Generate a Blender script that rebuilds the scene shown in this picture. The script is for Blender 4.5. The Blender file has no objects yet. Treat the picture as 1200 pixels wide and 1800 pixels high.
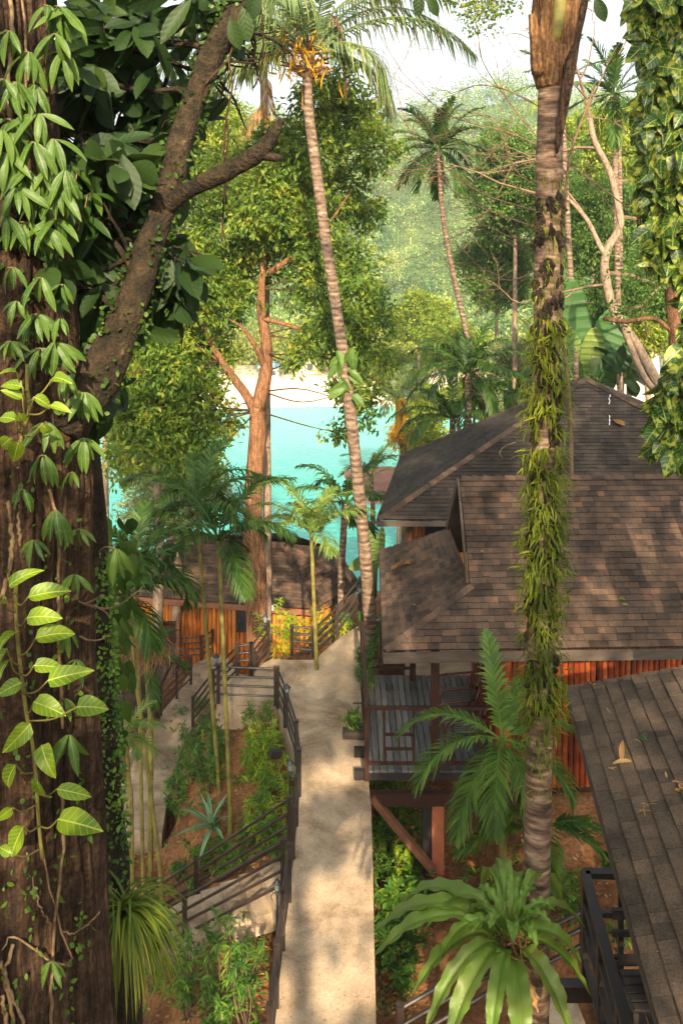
import bpy, math, random
import numpy as np
from mathutils import Vector, noise as mnoise
random.seed(7)
RNG = np.random.default_rng(11)
SC = bpy.context.scene
COL = SC.collection

# ------------------------------------------------------------ camera, sky, sun, exposure
SUN_EL = math.radians(27.0)
SUN_DX = -0.06                      # the light travels away from the viewer, a touch to the left
cam_d = bpy.data.cameras.new("camera")
cam = bpy.data.objects.new("camera", cam_d); COL.objects.link(cam)
cam.location = (0, 0, 0); cam.rotation_euler = (math.radians(90), 0, 0)
cam_d.sensor_fit = 'VERTICAL'; cam_d.sensor_height = 36.0; cam_d.sensor_width = 24.0
cam_d.lens = 32.0; cam_d.shift_y = -480 / 1800.0
cam_d.clip_start = 0.1; cam_d.clip_end = 6000
SC.camera = cam
world = bpy.data.worlds.new("World"); SC.world = world; world.use_nodes = True
wn = world.node_tree.nodes; wl = world.node_tree.links
bg = wn.get("Background") or wn.new("ShaderNodeBackground")
sky = wn.new("ShaderNodeTexSky"); sky.sky_type = 'NISHITA'; sky.sun_disc = False
sky.sun_elevation = SUN_EL; sky.sun_rotation = math.radians(176.5)
sky.altitude = 0; sky.air_density = 1.0; sky.dust_density = 6.0; sky.ozone_density = 1.0
hsv = wn.new("ShaderNodeHueSaturation"); hsv.inputs["Saturation"].default_value = .30; hsv.inputs["Value"].default_value = 1.05   # thin bright veil of cloud over the whole sky
wl.new(sky.outputs[0], hsv.inputs["Color"])
tint = wn.new("ShaderNodeMix"); tint.data_type = 'RGBA'; tint.blend_type = 'MULTIPLY'; tint.inputs[0].default_value = 1; tint.inputs[7].default_value = (1, .985, .95, 1)
wl.new(hsv.outputs[0], tint.inputs[6]); wl.new(tint.outputs[2], bg.inputs[0]); bg.inputs[1].default_value = 0.15
sun_d = bpy.data.lights.new("sun", 'SUN'); sun_d.energy = 5.0; sun_d.angle = math.radians(0.55)
sun_d.color = (1.0, 0.80, 0.56)
sun = bpy.data.objects.new("sun", sun_d); COL.objects.link(sun)
SUN_V = Vector((SUN_DX, math.cos(SUN_EL), -math.sin(SUN_EL))).normalized()
sun.rotation_euler = SUN_V.to_track_quat('-Z', 'Y').to_euler(); sun.location = (0, -30, 30)
SC.view_settings.view_transform = 'Standard'; SC.view_settings.look = 'None'
SC.view_settings.exposure = 1.28; SC.view_settings.gamma = 1.0
SEA = -26.0

# ------------------------------------------------------------ helpers
def P(px, py, Y):
    return np.array([(px - 600) / 1600 * Y, Y, -(py - 420) / 1600 * Y])
def PZ(px, py, z):
    return P(px, py, -z * 1600 / (py - 420))
def unit(a):
    a = np.asarray(a, float); n = np.linalg.norm(a)
    return a / n if n > 1e-9 else np.array([0, 0, 1.0])
def nz(x, y=0, z=0):
    return mnoise.noise(Vector((x, y, z)))

class MB:
    def __init__(s): s.v = []; s.f = []; s.n = 0; s.uv = []
    def add(s, V, F, uv=None):
        V = np.asarray(V, float).reshape(-1, 3); s.v.append(V)
        s.uv.append(np.full((len(V), 2), 9.0) if uv is None else np.asarray(uv, float))
        by = {}
        for f in F: by.setdefault(len(f), []).append(f)
        for k, a in by.items(): s.f.append(np.asarray(a, np.int64) + s.n)
        s.n += len(V)
    def inst(s, V, F, pos, d, nrm, sc, scw=None):
        """place k copies of a leaf template: local Y along d, local Z towards nrm"""
        pos = np.asarray(pos, float); k = len(pos)
        if k == 0: return
        d = np.asarray(d, float); d = d / np.maximum(np.linalg.norm(d, axis=1, keepdims=True), 1e-9)
        nrm = np.asarray(nrm, float)
        x = np.cross(d, nrm); xl = np.linalg.norm(x, axis=1, keepdims=True)
        bad = xl[:, 0] < 1e-4
        x[bad] = np.cross(d[bad], np.array([1.0, .3, 0])); xl = np.linalg.norm(x, axis=1, keepdims=True)
        x = x / np.maximum(xl, 1e-9)
        z = np.cross(x, d); sc = np.asarray(sc, float).reshape(-1, 1, 1) * np.ones((k, 1, 1))
        sw = sc if scw is None else np.asarray(scw, float).reshape(-1, 1, 1)
        V = np.asarray(V, float)
        W = pos[:, None, :] + sw * V[None, :, 0:1] * x[:, None, :] + sc * V[None, :, 1:2] * d[:, None, :] + sc * V[None, :, 2:3] * z[:, None, :]
        m = len(V); s.v.append(W.reshape(-1, 3)); s.uv.append(np.tile(V[:, :2], (k, 1)))
        by = {}
        for f in F: by.setdefault(len(f), []).append(f)
        off = (np.arange(k) * m)[:, None, None] + s.n
        for q, a in by.items(): s.f.append((np.asarray(a, np.int64)[None] + off).reshape(-1, q))
        s.n += k * m
    def box(s, c, h, ax=None):
        c = np.asarray(c, float)
        X, Y, Z = ((1, 0, 0), (0, 1, 0), (0, 0, 1)) if ax is None else ax
        X = np.asarray(X, float) * h[0]; Y = np.asarray(Y, float) * h[1]; Z = np.asarray(Z, float) * h[2]
        V = [c + a * X + b * Y + d * Z for d in (-1, 1) for b in (-1, 1) for a in (-1, 1)]
        s.add(V, [(0, 2, 3, 1), (4, 5, 7, 6), (0, 1, 5, 4), (2, 6, 7, 3), (0, 4, 6, 2), (1, 3, 7, 5)])
    def beam(s, a, b, w, h, up=(0, 0, 1)):
        a = np.asarray(a, float); b = np.asarray(b, float); d = unit(b - a)
        x = np.cross(d, up)
        x = unit(x) if np.linalg.norm(x) > 1e-4 else np.array([1.0, 0, 0])
        z = np.cross(x, d)
        s.box((a + b) / 2, (w / 2, np.linalg.norm(b - a) / 2, h / 2), (x, d, z))
    def tube(s, pts, rad, sides=8, cap=True, rough=0.0, rs=6.0, seed=0.0):
        pts = [np.asarray(p, float) for p in pts]; n = len(pts)
        if not hasattr(rad, '__len__'): rad = [rad] * n
        V = []; ref = None
        for i in range(n):
            t = unit(pts[min(i + 1, n - 1)] - pts[max(i - 1, 0)])
            if ref is None:
                ref = np.cross(t, (0, 1, 0)); 
                if np.linalg.norm(ref) < .2: ref = np.cross(t, (1, 0, 0))
            ref = unit(ref - t * np.dot(ref, t)); b = np.cross(t, ref)
            for k in range(sides):
                a = 2 * math.pi * k / sides; r = rad[i]
                dd = math.cos(a) * ref + math.sin(a) * b
                if rough:
                    q = pts[i] + dd * r
                    r *= 1 + rough * nz(q[0] * rs + seed, q[1] * rs, q[2] * rs * .35)
                V.append(pts[i] + dd * r)
        F = []
        for i in range(n - 1):
            for k in range(sides):
                a = i * sides + k; b2 = i * sides + (k + 1) % sides
                F.append((a, b2, b2 + sides, a + sides))
        if cap:
            F.append(tuple(range(sides))[::-1]); F.append(tuple((n - 1) * sides + k for k in range(sides)))
        s.add(V, F)
    def lathe(s, c, prof, sides=10):
        c = np.asarray(c, float); V = []; F = []
        for r, z in prof:
            for k in range(sides):
                a = 2 * math.pi * k / sides; V.append(c + np.array([r * math.cos(a), r * math.sin(a), z]))
        for i in range(len(prof) - 1):
            for k in range(sides):
                a = i * sides + k; b = i * sides + (k + 1) % sides
                F.append((a, b, b + sides, a + sides))
        F.append(tuple(range(sides))[::-1]); F.append(tuple((len(prof) - 1) * sides + k for k in range(sides)))
        s.add(V, F)
    def prism(s, top, depth):
        """thick slab: top polygon (3-D points, counter-clockwise from above) and its underside"""
        top = [np.asarray(p, float) for p in top]; n = len(top)
        s.add(top + [p - np.array([0, 0, depth]) for p in top],
              [tuple(range(n)), tuple(range(2 * n - 1, n - 1, -1))] + [(i, i + n, (i + 1) % n + n, (i + 1) % n) for i in range(n)])
    def build(s, name, mat, parent=None, smooth=False, local=False):
        me = bpy.data.meshes.new(name)
        V = np.concatenate(s.v) if s.v else np.zeros((0, 3))
        loops = np.concatenate([a.reshape(-1) for a in s.f]); sizes = np.concatenate([np.full(len(a), a.shape[1]) for a in s.f])
        me.vertices.add(len(V)); me.vertices.foreach_set('co', V.astype(np.float32).reshape(-1))
        me.loops.add(len(loops)); me.loops.foreach_set('vertex_index', loops.astype(np.int32))
        me.polygons.add(len(sizes)); st = np.concatenate([[0], np.cumsum(sizes)[:-1]])
        me.polygons.foreach_set('loop_start', st.astype(np.int32))
        U = np.concatenate(s.uv)
        if len(U) and U.min() < 8:
            me.uv_layers.new(name='UVMap'); me.uv_layers[0].data.foreach_set('uv', U[loops].astype(np.float32).reshape(-1))
        me.update(calc_edges=True); me.validate()
        me.polygons.foreach_set('use_smooth', np.full(len(me.polygons), bool(smooth)))
        me.materials.append(mat)
        o = bpy.data.objects.new(name, me); COL.objects.link(o)
        if parent is not None:
            o.parent = parent
            if not local and parent.type == 'EMPTY': o.location = -Vector(parent.location)
        return o

def tag(o, label=None, cat=None, group=None, kind=None):
    if label: o['label'] = label
    if cat: o['category'] = cat
    if group: o['group'] = group
    if kind: o['kind'] = kind
    return o
def thing(name, label, cat, loc=(0, 0, 0), group=None):
    o = bpy.data.objects.new(name, None); COL.objects.link(o); o.empty_display_size = .2
    o.location = [float(c) for c in loc]
    return tag(o, label, cat, group)

# ------------------------------------------------------------ materials
def newmat(name):
    m = bpy.data.materials.new(name); m.use_nodes = True
    return m, m.node_tree.nodes, m.node_tree.links, m.node_tree.nodes["Principled BSDF"]
def ramp(n, stops):
    r = n.new("ShaderNodeValToRGB"); e = r.color_ramp.elements
    while len(e) < len(stops): e.new(0.5)
    for i, (p, c) in enumerate(stops): e[i].position = p; e[i].color = (*c, 1)
    return r
def leafmat(name, cols, rough=.45, trans=.35, spec=.4, noise=0, streak=None, vein=None, nv=9, nlo=.42, nhi=.6):
    m, n, l, b = newmat(name)
    g = n.new("ShaderNodeNewGeometry")
    r = ramp(n, [(i / max(1, len(cols) - 1), c) for i, c in enumerate(cols)])
    src = g.outputs["Random Per Island"]
    tc = n.new("ShaderNodeTexCoord")
    big = n.new("ShaderNodeTexNoise"); big.inputs["Scale"].default_value = 1.3; big.inputs["Detail"].default_value = 2
    l.new(tc.outputs["Object"], big.inputs["Vector"])
    mx = n.new("ShaderNodeMath"); mx.operation = 'MULTIPLY_ADD'; mx.inputs[1].default_value = .6
    l.new(src, mx.inputs[0])
    m2 = n.new("ShaderNodeMath"); m2.operation = 'MULTIPLY_ADD'; m2.inputs[1].default_value = 1.2; m2.inputs[2].default_value = -.4
    l.new(big.outputs[0], m2.inputs[0]); l.new(m2.outputs[0], mx.inputs[2]); l.new(mx.outputs[0], r.inputs[0])
    col = r.outputs[0]
    if noise:
        nt = n.new("ShaderNodeTexNoise"); nt.inputs["Scale"].default_value = noise; nt.inputs["Detail"].default_value = 4
        l.new(tc.outputs["Object"], nt.inputs["Vector"])
        rr = ramp(n, [(nlo, (0, 0, 0)), (nhi, (1, 1, 1))]); l.new(nt.outputs[0], rr.inputs[0])
        mc = n.new("ShaderNodeMix"); mc.data_type = 'RGBA'; l.new(rr.outputs[0], mc.inputs[0]); l.new(col, mc.inputs[6])
        mc.inputs[7].default_value = (*(streak or cols[-1]), 1); col = mc.outputs[2]
        bp = n.new("ShaderNodeBump"); bp.inputs["Strength"].default_value = .25; bp.inputs["Distance"].default_value = .01
        l.new(nt.outputs[0], bp.inputs["Height"]); l.new(bp.outputs[0], b.inputs["Normal"])
    if vein:
        uvn = n.new("ShaderNodeUVMap"); sp = n.new("ShaderNodeSeparateXYZ"); l.new(uvn.outputs[0], sp.inputs[0])
        def mth(op, a, b_=None, c_=None):
            q = n.new("ShaderNodeMath"); q.operation = op
            for i_, x_ in enumerate((a, b_, c_)):
                if x_ is None: continue
                if hasattr(x_, 'is_output'): l.new(x_, q.inputs[i_])
                else: q.inputs[i_].default_value = x_
            return q.outputs[0]
        au = mth('ABSOLUTE', sp.outputs[0]); mid = mth('LESS_THAN', au, .014)
        ph = mth('MULTIPLY_ADD', au, -.9, sp.outputs[1]); fr = mth('FRACT', mth('MULTIPLY', ph, float(nv)))
        tri = mth('ABSOLUTE', mth('SUBTRACT', fr, .5)); side = mth('MULTIPLY', mth('LESS_THAN', tri, .07), .45)
        f_ = mth('MAXIMUM', mid, side); f_ = mth('MULTIPLY', f_, mth('LESS_THAN', sp.outputs[1], 8.0))
        mv = n.new("ShaderNodeMix"); mv.data_type = 'RGBA'; l.new(f_, mv.inputs[0]); l.new(col, mv.inputs[6]); mv.inputs[7].default_value = (*vein, 1); col = mv.outputs[2]
        bp2 = n.new("ShaderNodeBump"); bp2.inputs["Strength"].default_value = .5; bp2.inputs["Distance"].default_value = .004
        l.new(mth('MULTIPLY', tri, 1.0), bp2.inputs["Height"]); l.new(bp2.outputs[0], b.inputs["Normal"])
    l.new(col, b.inputs["Base Color"]); b.inputs["Roughness"].default_value = rough
    b.inputs["Specular IOR Level"].default_value = spec
    t = n.new("ShaderNodeBsdfTranslucent"); hs = n.new("ShaderNodeHueSaturation"); hs.inputs["Hue"].default_value = .485
    hs.inputs["Value"].default_value = 1.5; l.new(col, hs.inputs["Color"]); l.new(hs.outputs[0], t.inputs[0])
    s = n.new("ShaderNodeMixShader"); s.inputs[0].default_value = trans
    l.new(b.outputs[0], s.inputs[1]); l.new(t.outputs[0], s.inputs[2]); l.new(s.outputs[0], n["Material Output"].inputs[0])
    return m
def surfmat(name, cols, scale=4, rough=.85, bump=.3, dist=.02, stretch=(1, 1, 1), detail=8, island=0, spec=.3, fine=None, dstops=None, stain=None, finec=.45):
    """mottled matte surface; island>0 mixes in a random tone per separate piece"""
    m, n, l, b = newmat(name)
    tc = n.new("ShaderNodeTexCoord"); mp = n.new("ShaderNodeMapping"); mp.inputs["Scale"].default_value = stretch
    l.new(tc.outputs["Object"], mp.inputs[0])
    nt = n.new("ShaderNodeTexNoise"); nt.inputs["Scale"].default_value = scale; nt.inputs["Detail"].default_value = detail; nt.inputs["Roughness"].default_value = .65
    l.new(mp.outputs[0], nt.inputs["Vector"])
    st = dstops or [.3 + .4 * i / max(1, len(cols) - 1) for i in range(len(cols))]
    r = ramp(n, list(zip(st, cols)))
    if island:
        g = n.new("ShaderNodeNewGeometry"); a = n.new("ShaderNodeMath"); a.operation = 'MULTIPLY_ADD'
        a.inputs[1].default_value = island; l.new(g.outputs["Random Per Island"], a.inputs[0])
        a2 = n.new("ShaderNodeMath"); a2.operation = 'SUBTRACT'; a2.inputs[1].default_value = island / 2
        l.new(nt.outputs[0], a2.inputs[0]); l.new(a2.outputs[0], a.inputs[2]); l.new(a.outputs[0], r.inputs[0])
    else: l.new(nt.outputs[0], r.inputs[0])
    l.new(r.outputs[0], b.inputs["Base Color"])
    b.inputs["Roughness"].default_value = rough; b.inputs["Specular IOR Level"].default_value = spec
    h = nt.outputs[0]
    if fine:
        n2 = n.new("ShaderNodeTexNoise"); n2.inputs["Scale"].default_value = fine; n2.inputs["Detail"].default_value = 6
        l.new(tc.outputs["Object"], n2.inputs["Vector"])
        ad = n.new("ShaderNodeMath"); ad.operation = 'ADD'; l.new(nt.outputs[0], ad.inputs[0]); l.new(n2.outputs[0], ad.inputs[1]); h = ad.outputs[0]
        mc = n.new("ShaderNodeMix"); mc.data_type = 'RGBA'; mc.blend_type = 'MULTIPLY'; mc.inputs[0].default_value = .6
        r3 = ramp(n, [(.35, (finec, finec, finec)), (.6, (1.15, 1.15, 1.15))]); l.new(n2.outputs[0], r3.inputs[0])
        l.new(r.outputs[0], mc.inputs[6]); l.new(r3.outputs[0], mc.inputs[7]); l.new(mc.outputs[2], b.inputs["Base Color"])
    if stain:
        n3 = n.new("ShaderNodeTexNoise"); n3.inputs["Scale"].default_value = stain; n3.inputs["Detail"].default_value = 7; n3.inputs["Roughness"].default_value = .7; n3.inputs["Distortion"].default_value = .6
        l.new(tc.outputs["Object"], n3.inputs["Vector"]); r4 = ramp(n, [(.36, (.52, .50, .46)), (.52, (1, 1, 1)), (.72, (1.12, 1.1, 1.06))]); l.new(n3.outputs[0], r4.inputs[0])
        src = b.inputs["Base Color"].links[0].from_socket; m4 = n.new("ShaderNodeMix"); m4.data_type = 'RGBA'; m4.blend_type = 'MULTIPLY'; m4.inputs[0].default_value = 1
        l.new(src, m4.inputs[6]); l.new(r4.outputs[0], m4.inputs[7]); l.new(m4.outputs[2], b.inputs["Base Color"])
    bp = n.new("ShaderNodeBump"); bp.inputs["Strength"].default_value = bump; bp.inputs["Distance"].default_value = dist
    l.new(h, bp.inputs["Height"]); l.new(bp.outputs[0], b.inputs["Normal"])
    return m

M = {}
M['concrete'] = surfmat('weathered_concrete', [(.23, .165, .105), (.39, .295, .195), (.50, .39, .265)], 1.3, .9, .35, .01, fine=34, stain=.9, finec=.78)
M['concrete_edge'] = surfmat('concrete_side', [(.07, .05, .032), (.17, .13, .09)], 3, .95, .4, .02)
M['soil'] = surfmat('red_soil', [(.085, .036, .014), (.22, .095, .035), (.34, .16, .065)], 1.6, .95, .8, .06, fine=14)
M['sand'] = surfmat('sand', [(.58, .46, .33), (.70, .58, .43)], .4, .9, .1, .05)
M['hill'] = surfmat('hill_ground', [(.05, .08, .02), (.09, .12, .03)], .2, .95, .3, .3)
M['shingle'] = surfmat('brown_shingle', [(.036, .025, .018), (.072, .047, .033), (.096, .061, .040), (.16, .082, .045)], 3.2, .9, .5, .006, island=.38, fine=60, dstops=[.28, .46, .64, .80], stain=.7)  # browns raised slightly for the warmer light on the front roof
M['shingle_grey'] = surfmat('shaded_grey_shingle', [(.018, .014, .011), (.036, .028, .022), (.052, .039, .030)], 2.5, .92, .5, .006, island=.24, fine=60, stain=.6)  # darkened and greyed for the shade over the pyramid roof
M['shingle_old'] = surfmat('old_shingle', [(.034, .025, .016), (.080, .056, .037), (.125, .084, .055)], 1.6, .95, .6, .008, island=.24, fine=55, stain=1.3)
M['fascia'] = surfmat('fascia_board', [(.045, .034, .026), (.095, .072, .054)], 3, .8, .2, .004, stretch=(1, 6, 6))
M['bamboo'] = surfmat('stained_bamboo', [(.10, .014, .004), (.27, .048, .010), (.43, .10, .020)], 2.2, .42, .25, .006, stretch=(3, 3, .8), island=.35, spec=.5, stain=2.2)
M['bamboo_gold'] = surfmat('golden_bamboo', [(.20, .05, .010), (.48, .15, .024), (.66, .26, .05)], 2.2, .42, .25, .006, stretch=(3, 3, .8), island=.3, spec=.5)
M['dark_wood'] = surfmat('dark_red_wood', [(.020, .009, .006), (.055, .022, .013)], 5, .5, .2, .004, stretch=(6, 6, 1))
M['deck'] = surfmat('sheen_grey_deck', [(.035, .036, .037), (.095, .095, .092), (.17, .165, .155)], 3, .38, .35, .004, stretch=(8, 1, 1), island=.35, spec=.6)  # sky sheen on the boards lightened into the grey
M['black_wood'] = surfmat('black_wood', [(.010, .009, .008), (.028, .022, .018)], 5, .5, .3, .004, spec=.5)
M['metal'] = surfmat('brown_painted_rail', [(.020, .013, .010), (.042, .028, .021)], 6, .38, .1, .002, spec=.6)
M['lamp_metal'] = surfmat('dull_lamp_metal', [(.014, .018, .018), (.034, .040, .040)], 8, .45, .1, .002, spec=.5)
M['brace'] = surfmat('worn_brace_wood', [(.11, .045, .022), (.26, .11, .055)], 4, .7, .3, .006)
M['pillar'] = surfmat('red_pillar', [(.26, .07, .03), (.40, .13, .06)], 4, .8, .3, .006)
M['bark'] = surfmat('furrowed_bark', [(.014, .008, .004), (.066, .036, .018), (.14, .08, .043), (.24, .165, .105)], 4.5, .95, 1.0, .07, stretch=(6, 6, .35), fine=26, dstops=[.32, .48, .62, .78], stain=1.0)
M['limb'] = surfmat('mossy_limb', [(.012, .009, .005), (.030, .021, .010), (.062, .040, .020), (.30, .25, .17)], 9, .95, 1.0, .04, fine=40, dstops=[.34, .5, .66, .76])
M['orange_bark'] = surfmat('reddish_bark', [(.055, .025, .010), (.17, .078, .034), (.29, .145, .066), (.38, .24, .14)], 7, .9, 1.0, .04, stretch=(2.5, 2.5, .5), fine=34, dstops=[.3, .46, .62, .78])
M['grey_bark'] = surfmat('pale_bark', [(.09, .06, .038), (.22, .155, .10), (.32, .24, .165)], 7, .9, .6, .02, stretch=(2, 2, .8), fine=30)
M['green_stem'] = surfmat('green_stem', [(.06, .055, .018), (.17, .145, .035), (.24, .22, .05)], 6, .6, .15, .003)
M['twig'] = surfmat('twig', [(.08, .05, .028), (.20, .13, .075)], 6, .9, .3, .004)
M['root'] = surfmat('pale_root', [(.08, .045, .022), (.18, .115, .058), (.30, .21, .12)], 9, .8, .4, .004, fine=40)
def ringbark(name, cols, freq, amp=.6, wamp=.35, dist_=3.0, zs=3.0):
    m, n, l, b = newmat(name)
    tc = n.new("ShaderNodeTexCoord"); wv = n.new("ShaderNodeTexWave"); wv.wave_type = 'BANDS'; wv.bands_direction = 'Z'
    wv.inputs["Scale"].default_value = freq; wv.inputs["Distortion"].default_value = 3.0; wv.inputs["Detail"].default_value = 3; wv.inputs["Detail Scale"].default_value = 2.0
    nt = n.new("ShaderNodeTexNoise"); nt.inputs["Scale"].default_value = 6; nt.inputs["Detail"].default_value = 8
    mpz = n.new("ShaderNodeMapping"); mpz.inputs["Scale"].default_value = (1, 1, zs); l.new(tc.outputs["Object"], mpz.inputs[0]); l.new(tc.outputs["Object"], wv.inputs["Vector"]); l.new(mpz.outputs[0], nt.inputs["Vector"])
    a = n.new("ShaderNodeMath"); a.operation = 'MULTIPLY_ADD'; a.inputs[1].default_value = .35; l.new(wv.outputs[1], a.inputs[0]); a.inputs[1].default_value = wamp; wv.inputs['Distortion'].default_value = dist_
    s = n.new("ShaderNodeMath"); s.operation = 'MULTIPLY'; s.inputs[1].default_value = .75; l.new(nt.outputs[0], s.inputs[0]); l.new(s.outputs[0], a.inputs[2])
    r = ramp(n, [(.25 + .4 * i / (len(cols) - 1), c) for i, c in enumerate(cols)]); l.new(a.outputs[0], r.inputs[0]); l.new(r.outputs[0], b.inputs["Base Color"])
    b.inputs["Roughness"].default_value = .9
    bp = n.new("ShaderNodeBump"); bp.inputs["Strength"].default_value = amp; bp.inputs["Distance"].default_value = .02
    l.new(a.outputs[0], bp.inputs["Height"]); l.new(bp.outputs[0], b.inputs["Normal"])
    return m
M['palm_bark'] = ringbark('ringed_palm_bark', [(.030, .018, .011), (.10, .062, .038), (.18, .125, .08), (.30, .23, .165)], 2.6, wamp=.12, dist_=3)
M['palm_bark_near'] = ringbark('banded_palm_bark', [(.020, .012, .007), (.10, .058, .034), (.22, .145, .09), (.38, .29, .21)], 1.9, 1.0, wamp=.10, dist_=4, zs=4.5)
M['fibre'] = surfmat('palm_fibre', [(.030, .014, .007), (.15, .072, .028), (.30, .17, .068)], 9, .9, .9, .02, stretch=(4, 4, .6), fine=30)
G = lambda *c: [tuple(x) for x in c]
M['l_dark'] = leafmat('dark_glossy_leaf', G((.008, .024, .005), (.018, .046, .009), (.042, .078, .013)), .55, .3, .3, vein=(.028, .048, .012), nv=7)
M['l_mid'] = leafmat('crown_leaf', G((.026, .06, .010), (.07, .14, .018), (.15, .225, .026), (.34, .32, .035)), .5, .42, .25)
M['l_yellow'] = leafmat('sunny_leaf', G((.07, .125, .016), (.17, .25, .028), (.40, .40, .045)), .5, .45, .3)
M['l_feather'] = leafmat('feathery_leaf', G((.035, .085, .022), (.085, .17, .03), (.20, .30, .05)), .6, .42, .25)
M['l_pale'] = leafmat('pale_leaf', G((.10, .15, .05), (.24, .30, .12), (.42, .44, .22)), .5, .4, .3)
M['l_palm'] = leafmat('palm_leaflet', G((.012, .036, .006), (.032, .078, .010), (.09, .155, .02)), .5, .3, .28)
M['l_palm_mid'] = leafmat('fresh_palm_leaflet', G((.035, .085, .012), (.075, .155, .02), (.15, .24, .03)), .5, .32, .28)
M['l_palm_lt'] = leafmat('light_palm_leaflet', G((.05, .11, .02), (.13, .21, .04), (.32, .36, .08)), .45, .35, .4)
M['l_coco'] = leafmat('coconut_leaflet', G((.055, .10, .035), (.11, .17, .05), (.28, .29, .08)), .4, .32, .5)
M['l_dry'] = leafmat('dry_leaf', G((.13, .06, .02), (.30, .17, .06), (.46, .30, .13)), .8, .2, .2)
M['l_gold'] = leafmat('golden_leaf', G((.34, .17, .01), (.60, .34, .02), (.70, .48, .05)), .6, .35, .2)
M['l_epi'] = leafmat('strap_leaf', G((.028, .07, .010), (.06, .125, .016), (.11, .19, .026)), .45, .3, .3, vein=(.12, .18, .045), nv=3)
M['l_lime'] = leafmat('lime_heart_leaf', G((.10, .19, .010), (.20, .31, .015), (.36, .42, .03)), .42, .35, .4, noise=8, streak=(.11, .20, .012), vein=(.42, .50, .08), nv=7)
M['l_pothos'] = leafmat('variegated_leaf', G((.014, .05, .008), (.03, .085, .012), (.06, .12, .016)), .40, .3, .4, noise=11, streak=(.34, .36, .05), vein=(.30, .36, .08), nv=6, nlo=.52, nhi=.62)
M['l_nest'] = leafmat('nest_fern_leaf', G((.065, .145, .016), (.12, .225, .024), (.21, .32, .04)), .38, .34, .45, noise=3, streak=(.14, .21, .03), vein=(.035, .07, .012), nv=26)
M['l_moss'] = leafmat('trunk_fern_leaf', G((.035, .055, .004), (.10, .135, .008), (.22, .24, .015)), .55, .4, .25)
M['l_shrub'] = leafmat('shrub_leaf', G((.025, .085, .014), (.07, .18, .022), (.24, .36, .04)), .42, .35, .4)
M['l_croton'] = leafmat('croton_leaf', G((.40, .08, .02), (.55, .42, .03), (.20, .30, .03), (.60, .30, .03)), .42, .3, .4)
M['l_agave'] = leafmat('striped_agave_leaf', G((.10, .20, .10), (.16, .28, .14), (.30, .42, .22)), .42, .15, .4)
M['l_spider'] = leafmat('grassy_leaf', G((.05, .10, .010), (.12, .19, .015), (.36, .36, .03)), .45, .35, .4)
M['l_banana'] = leafmat('banana_leaf', G((.03, .09, .02), (.06, .14, .035)), .45, .3, .4, noise=2, streak=(.05, .12, .03))
M['l_lt_shrub'] = leafmat('yellow_green_shrub_leaf', G((.08, .19, .02), (.20, .33, .03), (.42, .46, .05)), .42, .38, .4)
M['l_lime_s'] = leafmat('bright_shrub_leaf', G((.12, .24, .015), (.30, .42, .02), (.50, .50, .04)), .45, .4, .4)
M['l_red'] = leafmat('red_leaf', G((.06, .010, .006), (.16, .02, .012), (.25, .05, .02)), .45, .25, .4)
M['white'] = surfmat('white_paint', [(.62, .62, .60), (.78, .78, .76)], 3, .6, .1, .002)
M['glass'] = surfmat('dark_glass', [(.01, .014, .016), (.03, .035, .04)], 3, .15, .0, .001, spec=.6)

# ------------------------------------------------------------ leaf templates
def strip(W, segs, fold=.15, curl=.3, across=2, wave=0.0, waves=8):
    """leaf of length 1 along +Y, width profile W(t), drooping by curl, V-folded"""
    V = []; F = []
    for i in range(segs + 1):
        t = i / segs; w = W(t); a = curl * t
        y = math.sin(a) / curl if curl > 1e-3 else t
        z = -(1 - math.cos(a)) / curl if curl > 1e-3 else 0
        for k in range(across + 1):
            u = -1 + 2 * k / across
            V.append((u * w, y, z + fold * abs(u) * w + wave * (abs(u) ** 2) * math.sin(t * waves * 6.283 + (1.5 if u > 0 else 0))))
    for i in range(segs):
        for k in range(across):
            a = i * (across + 1) + k; F.append((a, a + 1, a + across + 2, a + across + 1))
    return V, F
T_DIA = ([(0, 0, 0), (.30, .5, .05), (0, 1, -.08), (-.30, .5, .05)], [(0, 1, 2, 3)])
T_LANCE = strip(lambda t: .105 * math.sin(math.pi * min(1, t * .97 + .03)) ** .8 + .004, 6, .35, .7)
T_HEART = strip(lambda t: .27 * (math.sin(math.pi * (t ** .62)) ** .75) + .004, 8, .30, .65, 4, .006, 3)
T_OBOV = strip(lambda t: .235 * (math.sin(math.pi * (t ** 1.15)) ** .8) + .006, 7, .22, .35, 4, .008, 4)
T_STRAP = strip(lambda t: .05 * (1 - t ** 3) + .004, 5, .3, 1.1)
T_BROAD = strip(lambda t: .21 * math.sin(math.pi * min(1, t * .96 + .04)) ** .8 + .004, 2, .25, .4)
T_SMALL = strip(lambda t: .16 * math.sin(math.pi * min(1, t * .96 + .04)) + .003, 3, .3, .4)

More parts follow.
